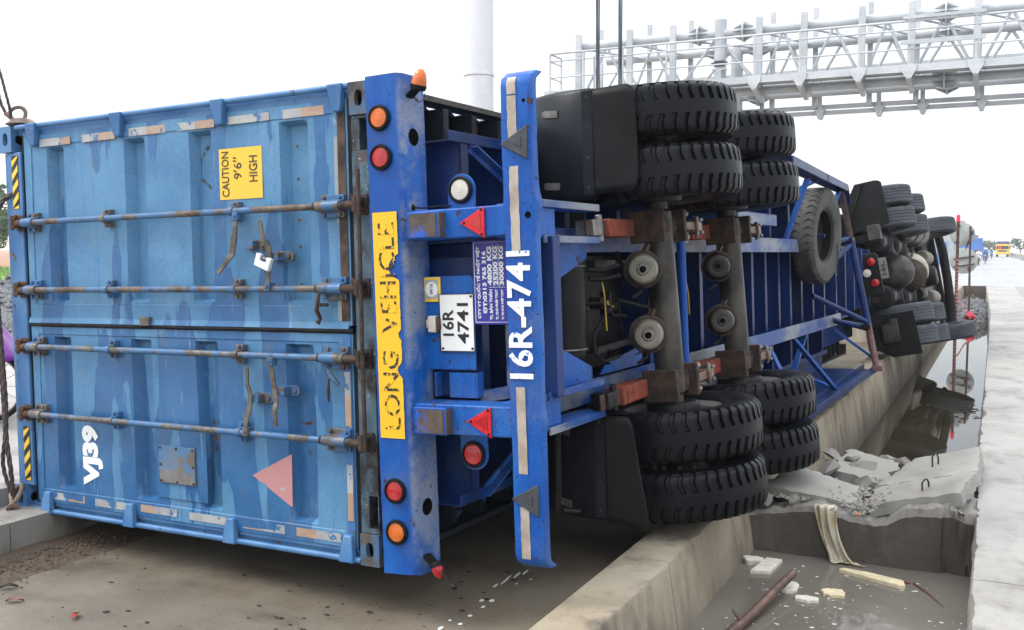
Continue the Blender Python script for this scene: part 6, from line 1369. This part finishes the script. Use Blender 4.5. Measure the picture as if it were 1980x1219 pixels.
# yellow truck on the far road
t = thing('far_truck', 'yellow-fronted truck coming along the far road', 'truck', loc=(-.13, 209, FR-.01))
MB().box((-1.12, 0, .55), (1.12, 1.8, 2.35)).build('cab', M['tyellow'], t, bev=.1); MB().box((-1.2, 1.6, .9), (1.2, 7.5, 2.95)).build('cargo_cover', M['navy'], t, bev=.25)
MB().box((-1.0, -.02, 1.45), (1.0, .05, 2.05)).build('windscreen', M['glass'], t, bev=.02); MB().box((-.75, -.03, .98), (.75, .02, 1.25)).build('grille', M['navy'], t); MB().box((-1.12, -.1, .45), (1.12, .1, .75)).build('bumper', M['tyellow'], t, bev=.03)
tag(MB().box((-.75, -.05, 1.5), (-.15, -.021, 1.9)).build('red_sticker', M['flag'], t), None)
for x in (-.9, .9):
    MB().lathe([(0, -.14), (.45, -.14), (.48, -.1), (.48, .1), (.45, .14), (0, .14)], (x, 1.0, .48), (1, 0, 0), 20).build('wheel', M['tyre'], t); MB().lathe([(0, -.2), (.45, -.2), (.48, -.1), (.48, .1), (.45, .2), (0, .2)], (x, 6.2, .48), (1, 0, 0), 20).build('wheel', M['tyre'], t)
    MB().box((x*1.38-.1, .1, 1.5), (x*1.38+.1, .18, 1.85)).build('mirror', M['black'], t); MB().lathe([(0, .02), (.12, .01), (.13, 0)], (x*.75, -.1, .62), (0, -1, 0), 12).build('headlight', M['whitel'], t)
# motorcycles with riders
def skin_body(name, V, E, Rr, mat, parent=None, sub=1):
    me = bpy.data.meshes.new(name); me.from_pydata(V, E, []); ob = link(name, me, parent)
    ob.modifiers.new('skin', 'SKIN'); me.skin_vertices or None
    for i, r in enumerate(Rr): me.skin_vertices[0].data[i].radius = (r, r)
    me.skin_vertices[0].data[0].use_root = True
    ss = ob.modifiers.new('sub', 'SUBSURF'); ss.levels = sub; ss.render_levels = sub; me.materials.append(mat); return ob
def person(loc, rz, coat, label, pose=None, group=None):
    t = thing('person', label, 'person', loc=loc, rotz=rz, group=group)
    V = [(0, 0, .78), (0, .02, 1.0), (0, -.04, 1.22), (0, -.06, 1.32), (0, -.08, 1.40), (.17, -.04, 1.23), (.24, -.20, 1.02), (.24, -.46, 1.0), (-.17, -.04, 1.23), (-.24, -.20, 1.02), (-.24, -.46, 1.0), (.10, -.02, .76), (.17, -.40, .70), (.17, -.28, .30), (.17, -.38, .24), (-.10, -.02, .76), (-.17, -.40, .70), (-.17, -.28, .30), (-.17, -.38, .24)]
    E_ = [(0, 1), (1, 2), (2, 3), (3, 4), (2, 5), (5, 6), (6, 7), (2, 8), (8, 9), (9, 10), (0, 11), (11, 12), (12, 13), (13, 14), (0, 15), (15, 16), (16, 17), (17, 18)]
    Rr = [.15, .15, .15, .07, .06, .07, .05, .04, .07, .05, .04, .09, .075, .05, .04, .09, .075, .05, .04]
    skin_body('body', V, E_, Rr, M[coat], t)
    MB().lathe([(0, -.12), (.07, -.10), (.095, -.02), (.10, .05), (.08, .11), (0, .14)], (0, -.10, 1.52), (0, 0, 1), 16).build('head', M['skin'], t, smooth=60)
    MB().lathe([(.105, -.02), (.118, .03), (.115, .09), (.07, .15), (0, .165)], (0, -.09, 1.53), (0, 0, 1), 16).build('helmet', M['platew'] if coat != 'whitecl' else M['bluecl'], t, smooth=60)
    return t
def motorbike(loc, rz, paintm, label, group=None):
    t = thing('motorbike', label, 'motorbike', loc=loc, rotz=rz, group=group)
    for y in (-.62, .60):
        w_ = MB().lathe([(.20, -.035), (.27, -.045), (.295, -.02), (.295, .02), (.27, .045), (.20, .035)], (0, y, .295), (1, 0, 0), 24, closed=True).build('tyre', M['tyre'], t, smooth=40)
        MB().lathe([(.19, -.015), (.205, -.03), (.205, .03), (.19, .015)], (0, y, .295), (1, 0, 0), 24, closed=True).lathe([(0, -.05), (.04, -.05), (.04, .05), (0, .05)], (0, y, .295), (1, 0, 0), 10).build('wheel_rim', M['steel'], w_, smooth=40)
    MB().tube([(0, -.62, .30), (0, -.48, .80), (0, -.42, .98)], .035, 8).build('fork', M['steel'], t); MB().tube([(-.33, -.38, 1.0), (0, -.45, .99), (.33, -.38, 1.0)], .016, 8).build('handlebar', M['black'], t)
    MB().tube([(0, -.42, .75), (0, -.1, .50), (0, .3, .55), (0, .75, .68)], [.09, .11, .12, .05], 10).build('body_panel', M[paintm], t, smooth=60); MB().box((-.12, -.05, .70), (.12, .62, .78)).build('seat', M['black'], t, bev=.03)
    MB().lathe([(0, .06), (.06, .05), (.08, 0)], (0, -.50, .88), (0, -1, 0), 12).build('headlight', M['whitel'], t); return t
g1 = 'motorbike riders on the far road'
for x, y, rz, coat, pm, lab, ml in ((-2.11, 106.8, 0, 'whitecl', 'navy', 'nearest motorbike rider on the far road, in a white shirt', 'nearest motorbike on the far road, dark blue, under the white-shirted rider'), (-1.75, 122, 0, 'bluecl', 'redl', 'rider in a dark jacket just behind the white-shirted one', 'reddish motorbike of the rider in a dark jacket'), (-2.0, 150, PI, 'teal', 'navy', 'rider in a bright teal raincoat riding away', 'motorbike under the teal raincoat'), (-1.65, 175, 0, 'bluecl', 'navy', 'farthest motorbike rider on the road, a dark speck', 'farthest motorbike on the road')):
    motorbike((x, y, FR-.01), rz, pm, ml, 'motorbikes on the far road'); person((x, y, FR-.01), rz, coat, lab, None, g1)
# median barrier
mbr = thing('median_barrier', 'low grey concrete barrier along the right side of the far road', 'barrier', loc=(0, 0, 0))
bp = [(8.5, 40), (5.2, 75), (3.6, 105), (2.45, 143), (.9, 240), (-1.2, 400)]
for (a, b), (c, d) in zip(bp, bp[1:]): MB().bar((a+.35, b, .55), (c+.35, d-.3, .55), .35, .72, up=(0, 0, 1)).build('barrier_section', M['kerb'], mbr)
# buildings at the left of the far road
b1 = thing('grey_house', 'grey rendered house with a white window, seen past the overturned cab', 'house', loc=(-7.6, 110, FR))
MB().box((-6, 0, 0), (3.1, 8, 4.1)).build('wall', M['bgrey'], b1); MB().box((-6.3, -.3, 4.1), (3.4, 8.3, 4.35)).build('roof', M['sgrey'], b1)
for x in (.15, -3.2):
    f = MB().box((x-.55, -.05, 2.2), (x+.55, .03, 3.4)).build('window', M['platew'], b1)
    for dx in (-.25, .25): MB().box((x+dx-.16, -.07, 2.35), (x+dx+.16, -.045, 3.25)).build('pane', M['bgrey'], f)
MB().box((1.6, -.05, 0), (2.5, .03, 2.2)).build('door', M['bblue'], b1)
b2 = thing('blue_shop', 'low shop with blue panels beyond the round signs', 'shop', loc=(-5.1, 150, FR))
MB().box((-3, 0, 0), (2.4, 10, 2.6)).build('wall', M['bgrey'], b2); MB().box((-3.2, -.8, 1.3), (2.6, .0, 3.0)).build('fascia', M['bblue'], b2); MB().box((-2.4, -.06, .2), (-.5, -.01, 1.2)).build('shutter', M['teal'], b2)
b3 = thing('blue_shed', 'bright blue shed at the roadside, right of the round signs', 'shed', loc=(-4.6, 190, FR))
MB().prism([(-2.2, 0, 0), (2.2, 0, 0), (2.2, 0, 1.4), (-2.2, 0, 4.2)], (0, 12, 0)).build('wall', M['bblue'], b3); MB().box((-1.6, -.05, .3), (-.2, -.01, 1.6)).build('door', M['platew'], b3)
# trees
def leaves(n, blobs, size, seed):
    rnd = random.Random(seed); mb = MB()
    for i in range(n):
        b = rnd.choice(blobs); d = Vector((rnd.gauss(0, 1), rnd.gauss(0, 1), rnd.gauss(0, 1))).normalized()*(b[3]*rnd.random()**.35)
        c = Vector(b[:3])+Vector((d.x, d.y, d.z*.75)); s = size*rnd.uniform(.5, 1.3); a = Vector((rnd.gauss(0, 1), rnd.gauss(0, 1), rnd.gauss(0, 1))).normalized(); x, y, _ = orth(a)
        mb.add([c+x*s, c+y*s*.6, c-x*s, c-y*s*.6], [(0, 1, 2, 3)])
    return mb
def tree(x, y, h, r, seed, label, group, n=900, z=FR-.05):
    rnd = random.Random(seed); t = thing('tree', label, 'tree', loc=(x, y, z), group=group)
    tr_ = [(0, 0, 0), (r*.05, 0, h*.25), (-r*.04, 0, h*.5), (0, 0, h*.85)]; mb = MB().tube(tr_, [h*.028, h*.022, h*.016, h*.006], 8); bl = []
    for k in range(10):
        a = rnd.random()*2*PI; rr = r*rnd.uniform(.25, .8); p = Vector((math.cos(a)*rr, math.sin(a)*rr, h*rnd.uniform(.42, .9))); bl.append((p.x, p.y, p.z, r*rnd.uniform(.25, .45))); mb.tube([Vector((0, 0, p.z*.6)), p*.6+Vector((0, 0, p.z*.25)), p], [h*.010, h*.007, h*.003], 5)
    mb.build('trunk', M['trunk'], t, smooth=60); bl.append((0, 0, h*.85, r*.35)); leaves(n, bl, r*.085, seed+1).build('crown', M['leafD'], t, smooth=0); return t
gr = 'trees beyond the median barrier'
for i, (x, y, h, r, lab) in enumerate([(6.3, 165, 6.6, 2.6, 'tall open-crowned tree at the right picture edge'), (4.8, 185, 3.4, 2.2, 'low rounded tree right of the yellow truck'), (6.5, 200, 4.2, 3.0, 'broad dark tree behind the barrier'), (3.6, 270, 4.0, 2.6, 'faint small tree right behind the yellow truck'), (9.5, 210, 8.0, 4.0, 'big pale tree at the far right edge')]): tree(x, y, h, r, 30+i, lab, gr)
for i, (x, y, h, r, lab) in enumerate([(-6.8, 215, 4.6, 2.6, 'bluish tree behind the blue shed'), (-6.0, 260, 4.0, 3.0, 'hazy tree at the end of the road'), (-4.4, 330, 3.6, 3.5, 'farthest hazy tree where the road vanishes')]): tree(x, y, h, r, 50+i, lab, 'hazy trees at the left of the far road')
for i, (x, y, h, r, lab) in enumerate([(-68, 48, 6.3, 3.4, 'leafy tree behind the container, nearest the picture edge'), (-74, 53, 7.4, 3.6, 'taller tree behind the leafy one at the left edge'), (-63, 46, 4.2, 2.6, 'short bushy tree at the left edge of the picture'), (-82, 57, 6.5, 4.0, 'farther grey-green tree at the left edge')]): tree(x, y, h, r, 70+i, lab, 'trees behind the container', 1600)
mb = MB(); rnd = random.Random(8)
for i in range(4200):
    x, y = -58+rnd.uniform(-16, 16), 42+rnd.uniform(-12, 12); h = rnd.uniform(.2, .45); a = rnd.random()*6
    mb.add([(x-.03*math.cos(a), y-.03*math.sin(a), FR-.06), (x+.03*math.cos(a), y+.03*math.sin(a), FR-.06), (x+rnd.uniform(-.1, .1), y+rnd.uniform(-.1, .1), FR+h)], [(0, 1, 2)])
tag(mb.build('grass', M['grass'], smooth=0), kind='stuff')
sheet('grass_ground', -90, -42, 30, 60, FR-.052, M['grass'])
t = thing('shrub', 'bright green roadside shrub in front of the grey house', 'shrub', loc=(-4.75, 70, FR)); leaves(900, [(0, 0, .5, .6), (-.5, .2, .9, .6), (.25, .1, .9, .5), (-1.1, 0, .7, .7)], .10, 5).build('foliage', M['grass'], t, smooth=0); MB().tube([(0, 0, 0), (-.2, 0, .8)], .03, 6).tube([(0, 0, 0), (-.7, 0, .8)], .03, 6).build('stem', M['trunk'], t)
tag(MB().box((-5.6, 66, .9), (-4.0, 66.06, 1.0)).box((-5.5, 66, .2), (-5.4, 66.06, .95)).box((-4.2, 66, .2), (-4.1, 66.06, .95)).build('timber_rail', M['rust']), 'thin brown timber rail in front of the green shrub', 'fence')
# cyclist at the left edge
def bicycle(loc, rz, label):
    t = thing('bicycle', label, 'bicycle', loc=loc, rotz=rz)
    for y in (-.53, .53):
        ty = MB().lathe([(.30, -.018), (.325, -.022), (.342, 0), (.325, .022), (.30, .018)], (0, y, .342), (1, 0, 0), 36, closed=True).build('tyre', M['tyre'], t, smooth=40)
        sp = MB().lathe([(.285, -.012), (.302, -.012), (.302, .012), (.285, .012)], (0, y, .342), (1, 0, 0), 36, closed=True)
        for k in range(14): a = 2*PI*k/14; sp.tube([(0, y, .342), (0, y+math.cos(a)*.29, .342+math.sin(a)*.29)], .0022, 4)
        sp.build('rim', M['steel'], ty, smooth=40)
    MB().tube([(0, -.53, .342), (0, -.38, .88), (0, -.36, .98)], .016, 8).tube([(0, -.38, .82), (0, .08, .30), (0, .53, .342), (0, .22, .74), (0, .08, .30)], .016, 8).tube([(0, -.39, .78), (0, .22, .74), (0, .25, .88)], .016, 8).build('bicycle_frame', M['rust'], t, smooth=60)
    MB().tube([(-.26, -.28, 1.0), (-.1, -.40, 1.0), (.1, -.40, 1.0), (.26, -.28, 1.0)], .012, 8).build('handlebar', M['steel'], t, smooth=60); MB().box((-.07, .12, .88), (.07, .38, .93)).build('saddle', M['black'], t, bev=.02); return t
rzb = R_(-62)
bicycle((-9.15, 6.12, FR-.02), rzb, 'bicycle at the left picture edge under the purple raincoat')
t = thing('person', 'cyclist in a flapping purple raincoat, cut off by the left picture edge', 'person', loc=(-9.15, 6.12, FR-.02), rotz=rzb)
V = [(0, .22, .90), (0, .16, 1.12), (0, .02, 1.36), (0, -.03, 1.46), (0, -.05, 1.54), (.18, .02, 1.36), (.24, -.12, 1.16), (.22, -.28, 1.02), (-.18, .02, 1.36), (-.24, -.12, 1.16), (-.22, -.28, 1.02), (.10, .20, .88), (.13, -.12, .72), (.11, .10, .36), (.11, .0, .28), (-.10, .20, .88), (-.13, -.05, .60), (-.11, .12, .22), (-.11, .02, .15)]
E_ = [(0, 1), (1, 2), (2, 3), (3, 4), (2, 5), (5, 6), (6, 7), (2, 8), (8, 9), (9, 10), (0, 11), (11, 12), (12, 13), (13, 14), (0, 15), (15, 16), (16, 17), (17, 18)]
skin_body('body', V, E_, [.15, .15, .14, .06, .055, .06, .045, .035, .06, .045, .035, .085, .07, .05, .04, .085, .07, .05, .04], M['skin'], t)
MB().lathe([(0, -.12), (.07, -.10), (.092, -.02), (.098, .05), (.08, .11), (0, .14)], (0, -.08, 1.66), (0, 0, 1), 16).build('head', M['skin'], t, smooth=60); MB().lathe([(.25, -.01), (.16, .04), (.08, .14), (0, .16)], (0, -.07, 1.72), (0, 0, 1), 20).build('hat', M['foamy'], t, smooth=60)
def coat(a, b):
    th = a*2*PI; fl2 = 1+.10*math.sin(th*5+b*2)*b; r = .10+.36*b**.75*(1+.35*max(0, b-.6)*2)
    return (math.sin(th)*r*fl2*1.0, .06+.10*b-math.cos(th)*r*fl2*1.35+.05*b, 1.50-.92*b+.05*math.sin(th*3)*b)
cg = MB().grid(44, 16, coat).build('raincoat', M['purple'], t, smooth=80); cg.modifiers.new('thick', 'SOLIDIFY').thickness = .004
# overhead wires at the left
for i, (z, lab) in enumerate(((7.5, 'upper thin overhead wire at the left edge'), (7.0, 'lower thin overhead wire at the left edge'))):
    tag(MB().tube([(-92+4.5*k, 38+.3*k, z-.01*k*(10-k)*.3) for k in range(11)], .012, 5).build('overhead_wire', M['cable'], smooth=60), lab, 'wire', 'overhead wires')
HAZE = 1
# ------------------------------------------------------------------ damp morning haze
hzm = bpy.data.materials.new('haze_air'); hzm.use_nodes = True; nt_ = hzm.node_tree; nt_.nodes.clear()
pv = nt_.nodes.new('ShaderNodeVolumePrincipled'); pv.inputs['Color'].default_value = (.97, .98, 1, 1); pv.inputs['Density'].default_value = 0.0006; pv.inputs['Anisotropy'].default_value = 0.2
oo = nt_.nodes.new('ShaderNodeOutputMaterial'); nt_.links.new(pv.outputs[0], oo.inputs['Volume'])
if HAZE:
    tag(MB().box((-2600, -70, -2.4), (2600, 4600, 32)).build('haze', hzm, smooth=0), kind='stuff')
